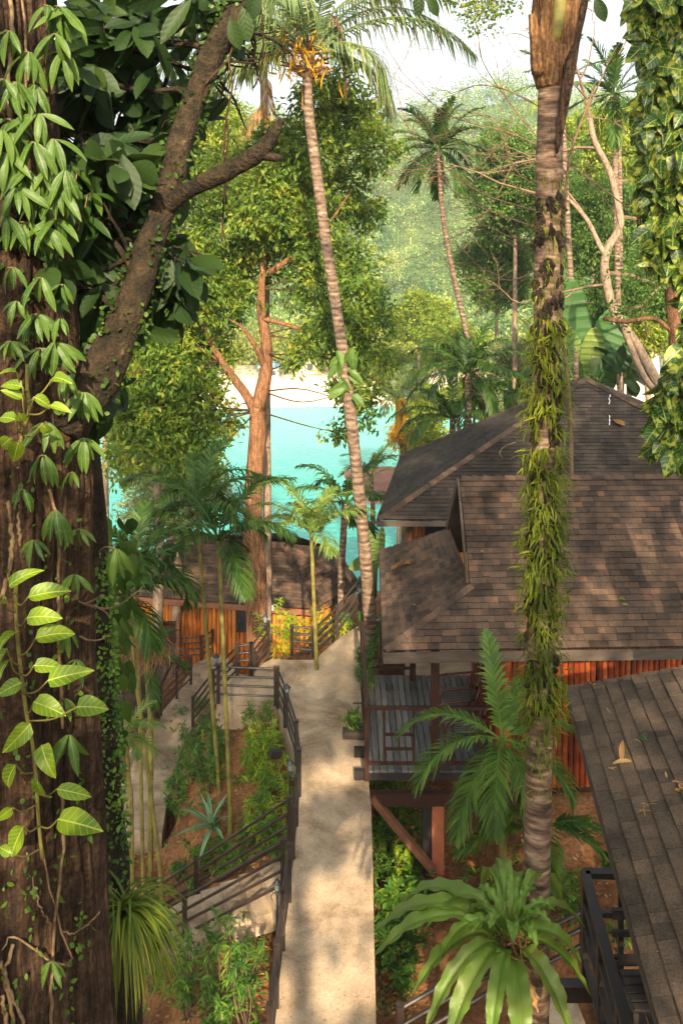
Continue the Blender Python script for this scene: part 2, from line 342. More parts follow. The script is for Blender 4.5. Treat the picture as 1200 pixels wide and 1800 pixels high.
def rdir(n, up=0.0):
    d = RNG.normal(size=(n, 3)); d[:, 2] += up
    return d / np.linalg.norm(d, axis=1, keepdims=True)
def bez(pts, n):
    """smooth Catmull-Rom through pts (any row length), n samples"""
    pts = [np.asarray(p, float) for p in pts]; q = [2 * pts[0] - pts[1]] + pts + [2 * pts[-1] - pts[-2]]; out = []
    m = len(pts) - 1
    for i in range(n):
        u = i / (n - 1) * m; k = min(int(u), m - 1); t = u - k
        a, b, c, d = q[k], q[k + 1], q[k + 2], q[k + 3]
        out.append(.5 * ((2 * b) + (c - a) * t + (2 * a - 5 * b + 4 * c - d) * t * t + (3 * b - a - 3 * c + d) * t ** 3))
    return out
def frond(curve, nl, ll, lw, hang=.5, ang=.75, rr=.014, start=.15, prof=None, jitter=.12, vee=.25):
    """feather-palm frond: curved midrib plus two ranks of leaflets; returns an MB"""
    mb = MB(); C = bez(curve, 14)
    mb.tube(C, [rr * (1 - .85 * i / 13) + .002 for i in range(14)], 5)
    prof = prof or (lambda t: math.sin(math.pi * min(1, .12 + .86 * t)) ** .6 * (1.0 if t < .75 else 1.0))
    CC = bez(curve, nl)
    for i in range(int(nl * start), nl):
        t = i / (nl - 1); tan = unit(CC[min(i + 1, nl - 1)] - CC[max(0, i - 1)])
        side = np.cross(tan, (0, 0, 1)); side = unit(side) if np.linalg.norm(side) > .05 else np.array([1.0, 0, 0])
        upv = np.cross(side, tan)
        for sgn in (-1, 1):
            L = ll * prof((t - start) / (1 - start)) * random.uniform(.88, 1.1)
            a = ang * (1 - .45 * t) + random.gauss(0, jitter * .6)
            d = unit(side * sgn * math.sin(a) + tan * math.cos(a) * .9 + upv * (vee + random.gauss(0, jitter)))
            p0 = CC[i]; h = hang * random.uniform(.8, 1.2)
            p1 = p0 + d * L * .5 - np.array([0, 0, h * L * .16]); p2 = p0 + d * L * (1 - h * .22) - np.array([0, 0, h * L * .62])
            wv = unit(np.cross(d, upv + 0.3 * side * sgn)) * lw
            mb.add([p0 - wv * .35, p0 + wv * .35, p1 - wv * .5, p1 + wv * .5, p2], [(0, 1, 3, 2), (2, 3, 4)])
    return mb
def arc(base, az, el, L, droop, n=7):
    p = np.asarray(base, float); out = [p.copy()]; h = np.array([math.cos(az), math.sin(az), 0])
    for i in range(n):
        e = el - droop * ((i + .5) / n) ** 1.25
        p = p + (h * math.cos(e) + np.array([0, 0, math.sin(e)])) * L / n; out.append(p.copy())
    return out
HAZE = 0.0005

# ============================================================ THE SETTING
def zp(Y): return -10.8 + .108 * Y          # height of the main footpath
def on_path(px, py):
    k = (py - 420) / 1600; Y = 10.8 / (k + .108); return np.array([(px - 600) / 1600 * Y, Y, zp(Y)])
GC = np.array([(.75, 9, -11.3), (.8, 11, -10.95), (.8, 13, -10.95), (1, 15, -10.7), (1.9, 15.3, -10.7), (1.2, 17.5, -9.9), (3.5, 15.4, -9.35), (3.5, 13.6, -9.75), (1.8, 14.3, -10.5), (2.5, 12, -10.6),
    (3.8, 11, -9.9), (5, 10, -9.7), (3, 8, -11), (1.5, 8, -11.5), (-.1, 9, -10.6), (-.1, 11, -10.2), (-.1, 13, -9.9), (-.1, 15, -9.75), (-.1, 17, -9.5), (-.1, 19, -9.3),
    (-1.0, 10.6, -10.05), (-1.0, 11.4, -9.95), (-1.0, 12.3, -9.95), (-1.6, 12.3, -10.6), (-1.7, 11, -10.8), (-2.6, 12, -11.6), (-1.5, 13.5, -10.2), (-2.3, 13.9, -10.85), (-3.2, 14.3, -11.5), (-.95, 14.3, -9.65), (-1.0, 15.4, -9.6), (-1.3, 16.5, -9.4), (-1.7, 17.3, -9.25), (-2.2, 17.3, -9.4),
    (-1.7, 15.0, -10.1), (-1.9, 16.2, -9.9), (-2.4, 15.2, -10.75), (-2.4, 16.4, -10.3), (-2.7, 17.3, -10.2), (-3.1, 15.2, -11.6), (-3.3, 16.6, -11.7), (-3.7, 18.0, -12.1), (-4, 13, -12.4), (-3.3, 17.6, -11.8), (-3.1, 18.6, -11.4), (-4.6, 20, -12.2), (-4, 25, -12.9), (-2.3, 21.5, -11.9), (-3.3, 22, -12.2),
    (-1.3, 20.3, -9.7), (-1.8, 20.9, -10.2), (0, 20.9, -9.4), (.6, 20.7, -9.2), (0, 22.6, -10.6), (2, 20, -9.4), (2, 24, -10.2), (6, 20, -9.3), (6, 27, -9.7), (10, 15, -8.6), (12, 25, -8.5), (0, 28, -13.6), (-8, 28, -14), (-8, 16, -13.5), (-8, 8, -13),
    (0, 40, -20), (10, 40, -17), (-15, 40, -22), (0, 60, -27.5), (-30, 60, -27.5), (10, 60, -26), (20, 60, -20), (22, 40, -12), (25, 20, -6), (14, 32, -9), (-20, 20, -15), (0, 3, -12), (-6, 3, -12), (8, 3, -11.5), (0, -6, -10), (10, -6, -9), (-10, -6, -10)], float)
def gz(x, y):
    d2 = (GC[:, 0] - x) ** 2 + (GC[:, 1] - y) ** 2 + .04
    w = 1 / d2 ** 1.9
    return float((w * GC[:, 2]).sum() / w.sum())
def ground_at(px, py):
    lo, hi = 2.0, 60.0
    best = None; Y = 5.0
    while Y < 70:
        p = P(px, py, Y)
        if p[2] < gz(p[0], p[1]): best = p; break
        Y += .12
    if best is None: best = P(px, py, 60)
    best = best.copy(); best[2] = gz(best[0], best[1]); return best

def grid(name, xs, ys, zf, mat, smooth=True):
    V = [(x, y, zf(x, y)) for y in ys for x in xs]; n = len(xs)
    F = [(j * n + i, j * n + i + 1, (j + 1) * n + i + 1, (j + 1) * n + i) for j in range(len(ys) - 1) for i in range(n - 1)]
    mb = MB(); mb.add(V, F); return tag(mb.build(name, mat, smooth=smooth), kind='structure')
def zground(x, y):
    return gz(x, y) + .10 * nz(x * 1.1, y * 1.1) + .035 * nz(x * 5, y * 5, 3) - (0 if y < 62 else (y - 62) * .3)
xs = np.unique(np.concatenate([np.linspace(-60, -9, 18), np.linspace(-9, 9, 121), np.linspace(9, 60, 18)]))
ys = np.unique(np.concatenate([np.linspace(-14, 7, 12), np.linspace(7, 24, 110), np.linspace(24, 70, 40)]))
grid('ground', xs, ys, zground, M['soil'])

# sea: one sheet, ripples bumped and also shaded into its colour
mw, n_, l_, b_ = newmat('turquoise_water')
tc = n_.new("ShaderNodeTexCoord"); mp = n_.new("ShaderNodeMapping"); mp.inputs["Scale"].default_value = (1, .8, 1)
l_.new(tc.outputs["Object"], mp.inputs[0])
nt = n_.new("ShaderNodeTexNoise"); nt.inputs["Scale"].default_value = 1.6; nt.inputs["Detail"].default_value = 6; l_.new(mp.outputs[0], nt.inputs["Vector"])
n2 = n_.new("ShaderNodeTexNoise"); n2.inputs["Scale"].default_value = .05; n2.inputs["Detail"].default_value = 3; l_.new(tc.outputs["Object"], n2.inputs["Vector"])
sx = n_.new("ShaderNodeSeparateXYZ"); l_.new(tc.outputs["Object"], sx.inputs[0])
mr = n_.new("ShaderNodeMapRange"); mr.inputs[1].default_value = 70; mr.inputs[2].default_value = 139; l_.new(sx.outputs[1], mr.inputs[0])
ad = n_.new("ShaderNodeMath"); ad.operation = 'MULTIPLY_ADD'; ad.inputs[1].default_value = .3; nw = n_.new("ShaderNodeMath"); nw.operation = "MULTIPLY_ADD"; nw.inputs[1].default_value = 1.3; l_.new(nt.outputs[0], nw.inputs[0]); l_.new(n2.outputs[0], nw.inputs[2]); l_.new(nw.outputs[0], ad.inputs[0]); l_.new(mr.outputs[0], ad.inputs[2])
r = ramp(n_, [(.25, (.028, .29, .28)), (.75, (.055, .40, .345)), (1.0, (.13, .52, .43))]); l_.new(ad.outputs[0], r.inputs[0])
l_.new(r.outputs[0], b_.inputs["Base Color"]); b_.inputs["Roughness"].default_value = .22; b_.inputs["Specular IOR Level"].default_value = .25
bp = n_.new("ShaderNodeBump"); bp.inputs["Strength"].default_value = 1.0; bp.inputs["Distance"].default_value = .35; l_.new(nt.outputs[0], bp.inputs["Height"]); l_.new(bp.outputs[0], b_.inputs["Normal"])
mb = MB(); mb.add([(-300, 50, SEA), (300, 50, SEA), (300, 230, SEA), (-300, 230, SEA)], [(0, 1, 2, 3)])
tag(mb.build('water', mw), kind='structure')

# far shore: the beach and the wooded hill behind it
def shore(x): return 138.5 + 3.0 * math.sin(x * .05 + 1) + .0022 * (x + 10) ** 2 * (1 if x < -10 else -.6)
def zbeach(x, y):
    s = shore(x); return SEA - .5 + (y - s + 3) * .14 if y < s + 17 else SEA + 1.9 + (y - s - 17) * .02
grid('beach', np.linspace(-120, 60, 60), np.linspace(128, 172, 40), zbeach, M['sand'])
def zhill(x, y):
    ridge = 43 + 14 * nz(x * .012, 3.3) + .07 * (x - 30) - (35 if x < -40 else 0) * min(1, (-40 - x) / 60 if x < -40 else 0)
    t = max(0, min(1.25, (y - 166) / 190)); s = t * t * (3 - 2 * t) if t < 1 else 1 - (t - 1) * .3
    return SEA + 1 + (ridge - SEA) * s + 7 * t * nz(x * .03, y * .025, 1.5) + 3 * t * nz(x * .09, y * .08)
grid('hill', np.linspace(-160, 260, 90), np.linspace(160, 400, 60), zhill, M['hill'])

# footpaths
mb = MB()
L1 = [(474, 1900), (485, 1770), (497, 1669), (506, 1584), (516, 1508), (522, 1451), (524, 1417)]
R1 = [(652, 1417), (655, 1520), (657, 1640), (660, 1760), (662, 1900)]
pts = [on_path(*p) for p in L1 + R1]
mb.prism(pts[::-1], .45)
tag(mb.build('path', M['concrete']), kind='structure')
mb = MB()
L2 = [(524, 1416.6), (527, 1399), (522, 1340), (500, 1275), (487, 1243), (384, 1240), (384, 1205), (415, 1190), (440, 1188), (462, 1166), (478, 1158), (512, 1160), (552, 1160), (575, 1140), (600, 1118), (640, 1094), (700, 1080)]
R2 = [(760, 1084), (692, 1110), (640, 1140), (632, 1180), (636, 1250), (643, 1330), (652, 1416.6)]
pts = [on_path(*p) for p in L2 + R2]
mb.prism(pts[::-1], .45)
tag(mb.build('path', M['concrete']), kind='structure')
# concrete yard behind the veranda
mb = MB(); mb.prism([(1.3, 18.7, -8.98), (9, 18.5, -8.95), (9, 21.0, -8.9), (1.5, 21.2, -8.92)], .4)
tag(mb.build('pavement', M['concrete']), kind='structure')
# lower walk on the left
def zl(Y): return -9.55 - .1 * Y           # falls away from the viewer
def on_low(px, py):
    k = (py - 420) / 1600; Y = 9.55 / (k - .1); return np.array([(px - 600) / 1600 * Y, Y, zl(Y)])
lowpoly = [(198, 1452), (285, 1466), (298, 1380), (326, 1300), (352, 1252), (395, 1230), (418, 1175), (392, 1150), (345, 1163), (310, 1222), (272, 1268), (215, 1335), (186, 1400)]
mb = MB(); mb.prism([on_low(*p) for p in lowpoly], .45)
tag(mb.build('path', M['concrete']), kind='structure')
# raised slab by the far cottage door
mb = MB(); a = [P(352, 1128, 24.9), P(372, 1150, 24.6), P(412, 1142, 24.8), P(400, 1122, 25.6), P(370, 1118, 25.6)]
mb.prism([np.array([p[0], p[1], -11.75]) for p in a], .4)
tag(mb.build('doorstep', M['concrete'], ), 'low concrete doorstep slab in front of the far bamboo cottage', 'doorstep')
# stairs: landing down to the lower walk, and the flight that branches off the main path
t = thing('stairs', 'concrete steps dropping from the railed landing to the lower left walk', 'stairs', (-2.6, 18.3, -11))
for k in range(8):
    f = k / 7; mb = MB()
    c = np.array([-2.02 - .62 * f, 18.95 + 2.5 * f, -9.2 - 2.3 * f]); mb.box(c - (0, 0, .2), (.40, .22, .2), ((.91, -.42, 0), (.42, .91, 0), (0, 0, 1)))
    mb.build('step', M['concrete'], t)
t = thing('stairs', 'narrow concrete steps falling left between two pipe railings', 'stairs', (-1.5, 13.7, -10.5))
for k in range(11):
    f = k / 10; mb = MB()
    c = np.array([-.92 - 3.1 * f, 13.35 + 1.25 * f, zp(13.3) - .10 - 2.1 * f]); mb.box(c - (0, 0, .14), (.17, .46, .14), ((.93, .37, 0), (-.37, .93, 0), (0, 0, 1)))
    mb.build('step', M['concrete'], t)
mb = MB(); mb.prism([P(968, 1740, 11.4), P(955, 1880, 10.6), P(1060, 1880, 10.6), P(1005, 1740, 11.4)], .3)
tag(mb.build('path', M['concrete']), kind='structure')

# ============================================================ RAILINGS
def railing(label, bases, hs, nr=4, r=.022, pw=.032, posts=None, name='pipe_railing', mat='metal', caps=False):
    """bases: ground points; hs: post height at each; nr evenly spaced rails"""
    bases = [np.asarray(b, float) for b in bases]; hs = hs if hasattr(hs, '__len__') else [hs] * len(bases)
    t = thing(name, label, 'railing', bases[0])
    for i, (b, h) in enumerate(zip(bases, hs)):
        if posts is not None and i not in posts: continue
        mb = MB(); mb.box(b + (0, 0, h / 2), (pw, pw, h / 2)); mb.box(b + (0, 0, h + .012), (pw + .008, pw + .008, .012)); mb.build('post', M[mat], t)
    for q in range(nr):
        f = 1 - q / nr * .97 - .03; mb = MB()
        mb.tube([b + (0, -pw * .9 if False else 0, h * f) for b, h in zip(bases, hs)], r, 8)
        mb.build('rail', M[mat], t, smooth=False)
    return t
def off(p, dx=0, dy=0, dz=0): return np.asarray(p) + (dx, dy, dz)
EDGE = lambda px, py: on_path(px, py)
railing('pipe railing on the left path edge below the branching steps, nearest the viewer',
        [EDGE(506, 1584) + (.02, 0, 0), EDGE(497, 1669), EDGE(486, 1770), EDGE(474, 1890)], .8)
railing('pipe railing curving along the left path edge between branching steps and landing',
        [EDGE(515, 1508) + (.0, 0, 0), EDGE(521, 1451), EDGE(526, 1399), EDGE(521, 1345), EDGE(501, 1278), EDGE(488, 1244)], .76)
railing('short level pipe railing across the front edge of the landing',
        [EDGE(384, 1236), EDGE(487, 1240) + (-.03, 0, 0)], .72)
b0 = on_path(385, 1206); 
railing('steep pipe railing running down the steps behind the landing',
        [on_path(440, 1187), on_path(417, 1190), on_path(417, 1190) + (-.55, .5, -.75), on_path(417, 1190) + (-1.1, 1.3, -1.7)], .64)
railing('pipe railing climbing from the landing to the lamp beside the orange tree trunk',
        [on_path(441, 1187) + (.03, 0, 0), on_path(472, 1156)], [.64, .74])
railing('level pipe railing at the far end of the path in front of the croton bushes',
        [on_path(513, 1155) + (0, .08, 0), on_path(552, 1158) + (-.03, .08, 0)], .62)
railing('pipe railing rising to the right past the far cottage roof',
        [on_path(553, 1159) + (.02, .05, 0), on_path(592, 1128) + (0, .1, .02), on_path(633, 1100) + (0, .2, .25)], [.66, .70, .74])
railing('pipe railing along the outer left side of the lower walk',
        [on_low(186, 1390), on_low(222, 1325), on_low(255, 1288), on_low(283, 1258), on_low(311, 1228), on_low(336, 1203)], .72)
railing('level pipe railing at the back of the lower walk beside the wooden gate',
        [on_low(300, 1180) + (-.1, .6, 0), on_low(353, 1166) + (0, .2, 0), on_low(372, 1154) + (0, .2, 0)], .68)
st = lambda px, py, Y: P(px, py, Y)
railing('upper of the two sloping pipe railings beside the branching steps',
        [on_path(512, 1508) + (-.04, .12, 0), P(345, 1592, 14.9), P(225, 1668, 15.6)], [.84, .76, .76], nr=4)
railing('lower of the two sloping pipe railings beside the branching steps',
        [on_path(503, 1584) + (-.05, .05, 0), P(325, 1662, 13.7), P(215, 1722, 14.4)], [.84, .74, .74], nr=4)
railing('short dark railing showing through the fronds of the nest fern at the bottom',
        [P(703, 1866, 11.0), P(862, 1772, 11.3), P(1024, 1690, 11.6)], .66, nr=3, r=.026, pw=.04)

def lamp(label, top, h=.27, pole=.0):
    """small four-sided coach lamp; top = its tip"""
    b = np.asarray(top, float) - (0, 0, h)
    t = thing('path_lamp', label, 'lamp', b, 'coach lamps on the railing posts')
    s = h / .27
    if pole:
        mb = MB(); mb.tube([b - (0, 0, pole), b], .016, 8); mb.build('pole', M['lamp_metal'], t)
    mb = MB(); mb.lathe(b, [(.03 * s, 0), (.045 * s, .02 * s), (.02 * s, .05 * s), (.04 * s, .075 * s)], 8)
    mb.tube([b + (0, 0, .03), b + (-.06 * s, 0, .02), b + (-.10 * s, 0, -.03), b + (-.07 * s, 0, -.08)], .006, 5); mb.build('bracket', M['lamp_metal'], t)
    mb = MB(); mb.lathe(b + (0, 0, .075 * s), [(.036 * s, 0), (.056 * s, .10 * s)], 6); mb.build('glass', M['lampglass'], t)
    mb = MB(); mb.lathe(b + (0, 0, .175 * s), [(.072 * s, 0), (.066 * s, .012 * s), (.03 * s, .05 * s), (.012 * s, .062 * s), (.014 * s, .075 * s), (.002, .095 * s)], 6); mb.build('lid', M['lamp_metal'], t)
    return t
M['lampglass'] = surfmat('lamp_glass', [(.16, .19, .18), (.30, .34, .32)], 5, .2, .0, .001, spec=.6)
lamp('coach lamp on the front left corner post of the landing', P(380, 1146, 17.7), .28)
lamp('coach lamp on the bare thin pole where the landing railing meets the path railing', P(505, 1200, 16.6), .26, .55)
lamp('coach lamp standing half way down the left railing of the path, above the small floodlight', P(510, 1332, 14.6), .27, .45)
lamp('coach lamp over the lower end of the branching steps railing, nearest to the viewer', P(487, 1542, 12.75), .24, .5)
lamp('coach lamp beside the orange tree trunk at the end of the rising railing', P(466, 1077, 19.3), .27)
lamp('coach lamp at the top of the far railing beside the palm trunk', P(631, 1024, 20.4), .30, .1)
lamp('coach lamp half hidden in leaves at the left of the lower walk', P(285, 1133, 22.0), .30, .6)

# ============================================================ COTTAGES
def shingles(mb, poly, course=.108, tab=.235, under=None):
    """poly: convex, poly[0]->poly[1] along the eave; lays separate lapped tabs"""
    poly = [np.asarray(p, float) for p in poly]; o = poly[0]; u = unit(poly[1] - poly[0])
    nrm = None
    for k in range(2, len(poly)):
        c = np.cross(poly[1] - poly[0], poly[k] - poly[0])
        if np.linalg.norm(c) > .05: nrm = unit(c); break
    if nrm[2] < 0: nrm = -nrm
    v = unit(np.cross(nrm, u)); v = v if v[2] > 0 else -v
    Q = [(np.dot(p - o, u), np.dot(p - o, v)) for p in poly]
    vmax = max(q[1] for q in Q)
    def iv(y):
        xs_ = []
        for i in range(len(Q)):
            a, b = Q[i], Q[(i + 1) % len(Q)]
            if (a[1] - y) * (b[1] - y) <= 0 and abs(a[1] - b[1]) > 1e-9: xs_.append(a[0] + (b[0] - a[0]) * (y - a[1]) / (b[1] - a[1]))
        return (min(xs_), max(xs_)) if len(xs_) > 1 else None
    row = 0; y = .0005
    while y < vmax - .01:
        y1 = min(y + course, vmax - .0005); a = iv(y); b = iv(y1)
        if a and b:
            lo = min(a[0], b[0]); hi = max(a[1], b[1]); x = lo - (row * .47 % 1) * tab - random.random() * .05
            while x < hi:
                w = tab * random.choice([.5, .75, 1, 1, 1.25]); x1 = x + w - .004
                A = [max(x, a[0]), min(x1, a[1])]; B = [max(x, b[0]), min(x1, b[1])]
                if A[1] - A[0] > .01 or B[1] - B[0] > .01:
                    if A[1] < A[0]: A = [sum(A) / 2] * 2
                    if B[1] < B[0]: B = [sum(B) / 2] * 2
                    h0 = .028 + random.uniform(-.005, .006) + (random.random() < .03) * .014; h1 = .006
                    g = lambda s, t_, h: o + u * s + v * t_ + nrm * h
                    dy = random.uniform(0, .006)
                    mb.add([g(A[0], y - .012 - dy, h0), g(A[1], y - .012 - dy, h0), g(B[1], y1, h1), g(B[0], y1, h1), g(A[0], y - .012 - dy, .001), g(A[1], y - .012 - dy, .001), g(B[1], y1, .001), g(B[0], y1, .001)],
                           [(0, 1, 2, 3), (4, 5, 1, 0), (5, 6, 2, 1), (7, 4, 0, 3)])
                x += w
        y += course; row += 1
    mb.add(list(poly) + [p - nrm * .05 for p in poly], [tuple(range(len(poly))), tuple(range(2 * len(poly) - 1, len(poly) - 1, -1))] + [(i, i + len(poly), (i + 1) % len(poly) + len(poly), (i + 1) % len(poly)) for i in range(len(poly))])
def caps(mb, a, b, w=.17, step=.2, lift=.03):
    a = np.asarray(a, float); b = np.asarray(b, float); d = unit(b - a); L = np.linalg.norm(b - a); s = unit(np.cross(d, (0, 0, 1))); up = np.cross(s, d)
    k = 0
    while k * step < L - .02:
        p = a + d * k * step; q = a + d * min(L, (k + 1) * step + .02)
        hw = w / 2; e = .055
        mb.add([p - s * hw + up * (lift + .012 - e), p + up * (lift + .024), p + s * hw + up * (lift + .012 - e), q - s * hw + up * (lift - e), q + up * (lift + .006), q + s * hw + up * (lift - e)],
               [(0, 1, 4, 3), (1, 2, 5, 4)]); k += 1
def fascia(parent, a, b, h=.15, th=.03, drop=.0, mat='fascia'):
    mb = MB(); z = np.array([0, 0, h / 2 + .035 + drop]); mb.beam(np.asarray(a) - z, np.asarray(b) - z, th, h); return mb.build('fascia', M[mat], parent)
def bamboo(mb, a, b, ztop, zbot, r=.048):
    a = np.asarray(a, float); b = np.asarray(b, float); L = np.linalg.norm(b[:2] - a[:2]); n = max(1, int(L / (2 * r))); S = 8
    for i in range(n):
        p = a + (b - a) * (i + .5) / n; rr = r * random.uniform(.86, 1.04); cuts = [zbot]; z = zbot + random.uniform(.15, .4)
        zt = ztop(p) if callable(ztop) else ztop
        while z < zt - .1: cuts.append(z); z += random.uniform(.28, .42)
        cuts.append(zt); pts = []; rad = []
        for j, c in enumerate(cuts):
            if 0 < j < len(cuts) - 1: pts += [c - .012, c, c + .012]; rad += [rr, rr * 1.10, rr]
            else: pts.append(c); rad.append(rr)
        dx = random.uniform(-.004, .004)
        mb.tube([(p[0] + dx * (k - zbot), p[1] + random.uniform(-.002, .002), k) for k in pts], rad, S)

# ---- middle cottage with the veranda
C1 = thing('bamboo_cottage', 'middle cottage with half-hipped brown shingle roof, red bamboo wall and a railed veranda', 'cottage', (4, 16.7, -9.2))
A = np.array([.68, 14.4, -6.5]); Bv = np.array([2.15, 15.2, -5.79]); RT = np.array([2.17, 16.7, -4.40]); Bb = np.array([2.16, 18.2, -5.79]); Ab = np.array([.81, 19.0, -6.5])
XR = 12.0; E2 = np.array([XR, 14.75, -6.5]); RR = np.array([XR, 17.0, -4.40]); ER = np.array([XR, 19.2, -6.5])
mb = MB()
shingles(mb, [A, E2, RR, RT, Bv])
shingles(mb, [Ab, A, Bv, Bb])
shingles(mb, [ER, Ab, Bb, RT, RR])
roof = mb.build('roof', M['shingle'], C1)
mb = MB(); caps(mb, A, Bv); mb.build('hip_cap', M['shingle'], C1)
mb = MB(); caps(mb, RT + (.02, 0, 0), RR, lift=.04); mb.build('ridge_cap', M['shingle'], C1)
fascia(C1, A + (-.02, -.02, 0), E2 + (0, -.02, 0), .17); fascia(C1, Ab + (-.02, 0, 0), A + (-.02, 0, 0), .12)
mb = MB()   # end gable boarding and its barge boards, under the ridge; black for the overhang's shade
g0, g1, g2 = Bv + (.22, 0, 0), Bb + (.22, 0, 0), RT + (.22, 0, -.10)
mb.add([g0, g1, g2, g0 + (.04, 0, 0), g1 + (.04, 0, 0), g2 + (.04, 0, 0)], [(0, 1, 2), (3, 5, 4), (0, 2, 5, 3), (1, 4, 5, 2), (0, 3, 4, 1)]); mb.build('gable', M['black_wood'], C1)
mb = MB(); mb.beam(RT + (-.03, .02, -.06), Bb + (-.03, .12, -.03), .05, .15); mb.beam(RT + (-.03, -.02, -.075), Bv + (-.03, .15, -.08), .04, .10); mb.build('barge_board', M['fascia'], C1)
mb = MB(); bamboo(mb, (2.72, 15.22, 0), (11.6, 15.5, 0), -6.45, -9.17); bamboo(mb, (2.68, 15.3, 0), (2.68, 18.5, 0), -6.35, -9.17, .05)
mb.build('wall', M['bamboo'], C1)
mb = MB(); mb.beam((2.6, 15.3, -9.23), (11.6, 15.6, -9.23), .12, .10); mb.build('sill_beam', M['dark_wood'], C1)
# veranda posts
for x, y, w in ((1.56, 15.2, .135), (1.43, 18.3, .12), (2.78, 18.35, .10)):
    mb = MB(); mb.box((x, y, (-8.9 - 6.3) / 2), (w / 2, w / 2, 1.3)); mb.build('post', M['dark_wood'], C1)
for x, y, w in ((2.74, 15.17, .20),):
    mb = MB(); mb.tube([(x, y, -9.2), (x, y, -6.5)], .09, 10); mb.build('post', M['bamboo'], C1)
# deck
mb = MB(); n = 19; x0, x1 = .42, 2.66
for i in range(n):
    a = x0 + (x1 - x0) * i / n; w = (x1 - x0) / n - .016
    mb.box((a + w / 2, 16.83, -8.88 + random.uniform(-.003, .003)), (w / 2, 1.66, .018))
mb.build('deck_floor', M['deck'], C1)
for y in (15.28, 15.95, 16.7, 17.5, 18.3): mb = MB(); mb.box(((.22 + 2.7) / 2, y, -8.985), (1.24, .05, .075)); mb.build('joist', M['black_wood'], C1)
mb = MB(); mb.box((.22, 16.45, -8.93), (.20, .10, .06)); mb.build('joist_end', M['fascia'], C1)
mb = MB(); mb.box((1.25, 15.1, -9.28), (.90, .06, .10)); mb.build('beam', M['dark_wood'], C1)
mb = MB(); mb.box((1.6, 17.9, -9.25), (1.2, .06, .10)); mb.build('beam', M['black_wood'], C1)
mb = MB(); mb.box((2.7, 15.5, -9.15), (.08, .5, .15)); mb.build('beam', M['black_wood'], C1)
mb = MB(); mb.beam((.50, 15.05, -9.22), (1.52, 15.0, -10.42), .10, .17, (0, 1, 0)); mb.build('brace', M['brace'], C1)
for x, y in ((1.42, 15.2), (1.42, 17.9)):
    mb = MB(); mb.box((x, y, -10.05), (.07, .07, .85)); mb.build('stilt', M['black_wood'], C1)
mb = MB(); mb.box((1.60, 15.22, -10.2), (.10, .10, .82)); mb.box((1.52, 15.12, -10.95), (.22, .16, .28)); mb.build('pillar', M['pillar'], C1)
RL = bpy.data.objects.new('veranda_railing', None); COL.objects.link(RL); RL.parent = C1
def vr(name, a, b, w=.045, h=.045):
    mb = MB(); mb.beam(a, b, w, h, (0, 0, 1) if abs(a[2] - b[2]) < .3 else (0, 1, 0)); o = mb.build(name, M['dark_wood'], None); o.parent = RL; o.location = -Vector(C1.location); return o
zt = -7.80; zb = -8.72
vr('top_rail', (.42, 15.14, zt), (2.6, 15.14, zt), .06, .05); vr('top_rail', (.42, 15.14, zt), (.42, 18.5, zt), .06, .05); vr('top_rail', (.42, 18.5, zt), (1.5, 18.5, zt), .06, .05)
vr('bottom_rail', (.42, 15.14, zb), (2.6, 15.14, zb)); vr('bottom_rail', (.42, 15.14, zb), (.42, 18.5, zb)); vr('bottom_rail', (.42, 18.5, zb), (1.5, 18.5, zb))
for x, y in ((.42, 15.14), (.42, 18.5)): vr('post', (x, y, -9.0), (x, y, zt + .02), .075, .075)
for xa in (.71, 1.2): vr('post', (xa, 15.14, zb), (xa, 15.14, zt), .04, .04)
for z in (-8.24, -8.48): vr('mid_rail', (.71, 15.14, z), (1.2, 15.14, z), .035, .04)
vr('spindle', (.955, 15.14, -8.48), (.955, 15.14, -8.24), .03, .03)
for xa in (1.85, 2.3): vr('post', (xa, 15.14, zb), (xa, 15.14, zt), .04, .04)
for xa in (.80, 1.25): vr('post', (xa, 18.5, zb), (xa, 18.5, zt), .04, .04)
for z in (-8.18, -8.42): vr('mid_rail', (.80, 18.5, z), (1.25, 18.5, z), .035, .04)
for ya in (16.0, 16.7, 17.4): vr('post', (.42, ya, zb), (.42, ya, zt), .04, .04)
for z in (-8.24, -8.48): vr('mid_rail', (.42, 16.0, z), (.42, 17.4, z), .035, .04)

# ---- chairs on the veranda
def make_chair(label, x, y, rz):
    t = thing('lounge_chair', label, 'chair', (0, 0, 0), 'red lounge chairs on the veranda')
    for s in (-1, 1):
        mb = MB(); mb.tube(bez([(s * .30, -.34, 0), (s * .30, -.36, .34), (s * .30, -.30, .56), (s * .30, 0, .60), (s * .30, .34, .62)], 12), .022, 8); mb.build('arm', M['chairwood'], t, local=True, smooth=True)
        mb = MB(); mb.tube([(s * .27, .30, 0), (s * .27, .30, .5), (s * .27, .44, .98)], .02, 8); mb.build('leg', M['chairwood'], t, local=True, smooth=True)
    mb = MB()
    for k in range(9): mb.box((-.24 + .06 * k, .0, .36), (.02, .30, .012))
    mb.build('seat', M['chairslat'], t, local=True)
    mb = MB()
    for k in range(7): mb.beam((-.27, .31 + .021 * k, .44 + .085 * k), (.27, .31 + .021 * k, .44 + .085 * k), .015, .045)
    mb.build('backrest', M['chairwood'], t, local=True)
    mb = MB(); mb.tube([(-.30, -.34, .33), (.30, -.34, .33)], .02, 8); mb.tube([(-.27, .43, .98), (.27, .43, .98)], .022, 8); mb.build('crossbar', M['chairwood'], t, local=True)
    t.location = (x, y, -8.86); t.rotation_euler = (0, 0, rz); return t
M['chairwood'] = surfmat('varnished_chair', [(.05, .012, .008), (.12, .03, .016)], 6, .35, .1, .002, spec=.6)
M['chairslat'] = surfmat('grey_chair_slat', [(.06, .055, .05), (.16, .15, .14)], 6, .5, .1, .002)
make_chair('dark red slatted lounge chair farther back on the veranda, partly behind a frond', 2.15, 17.0, math.radians(-88))
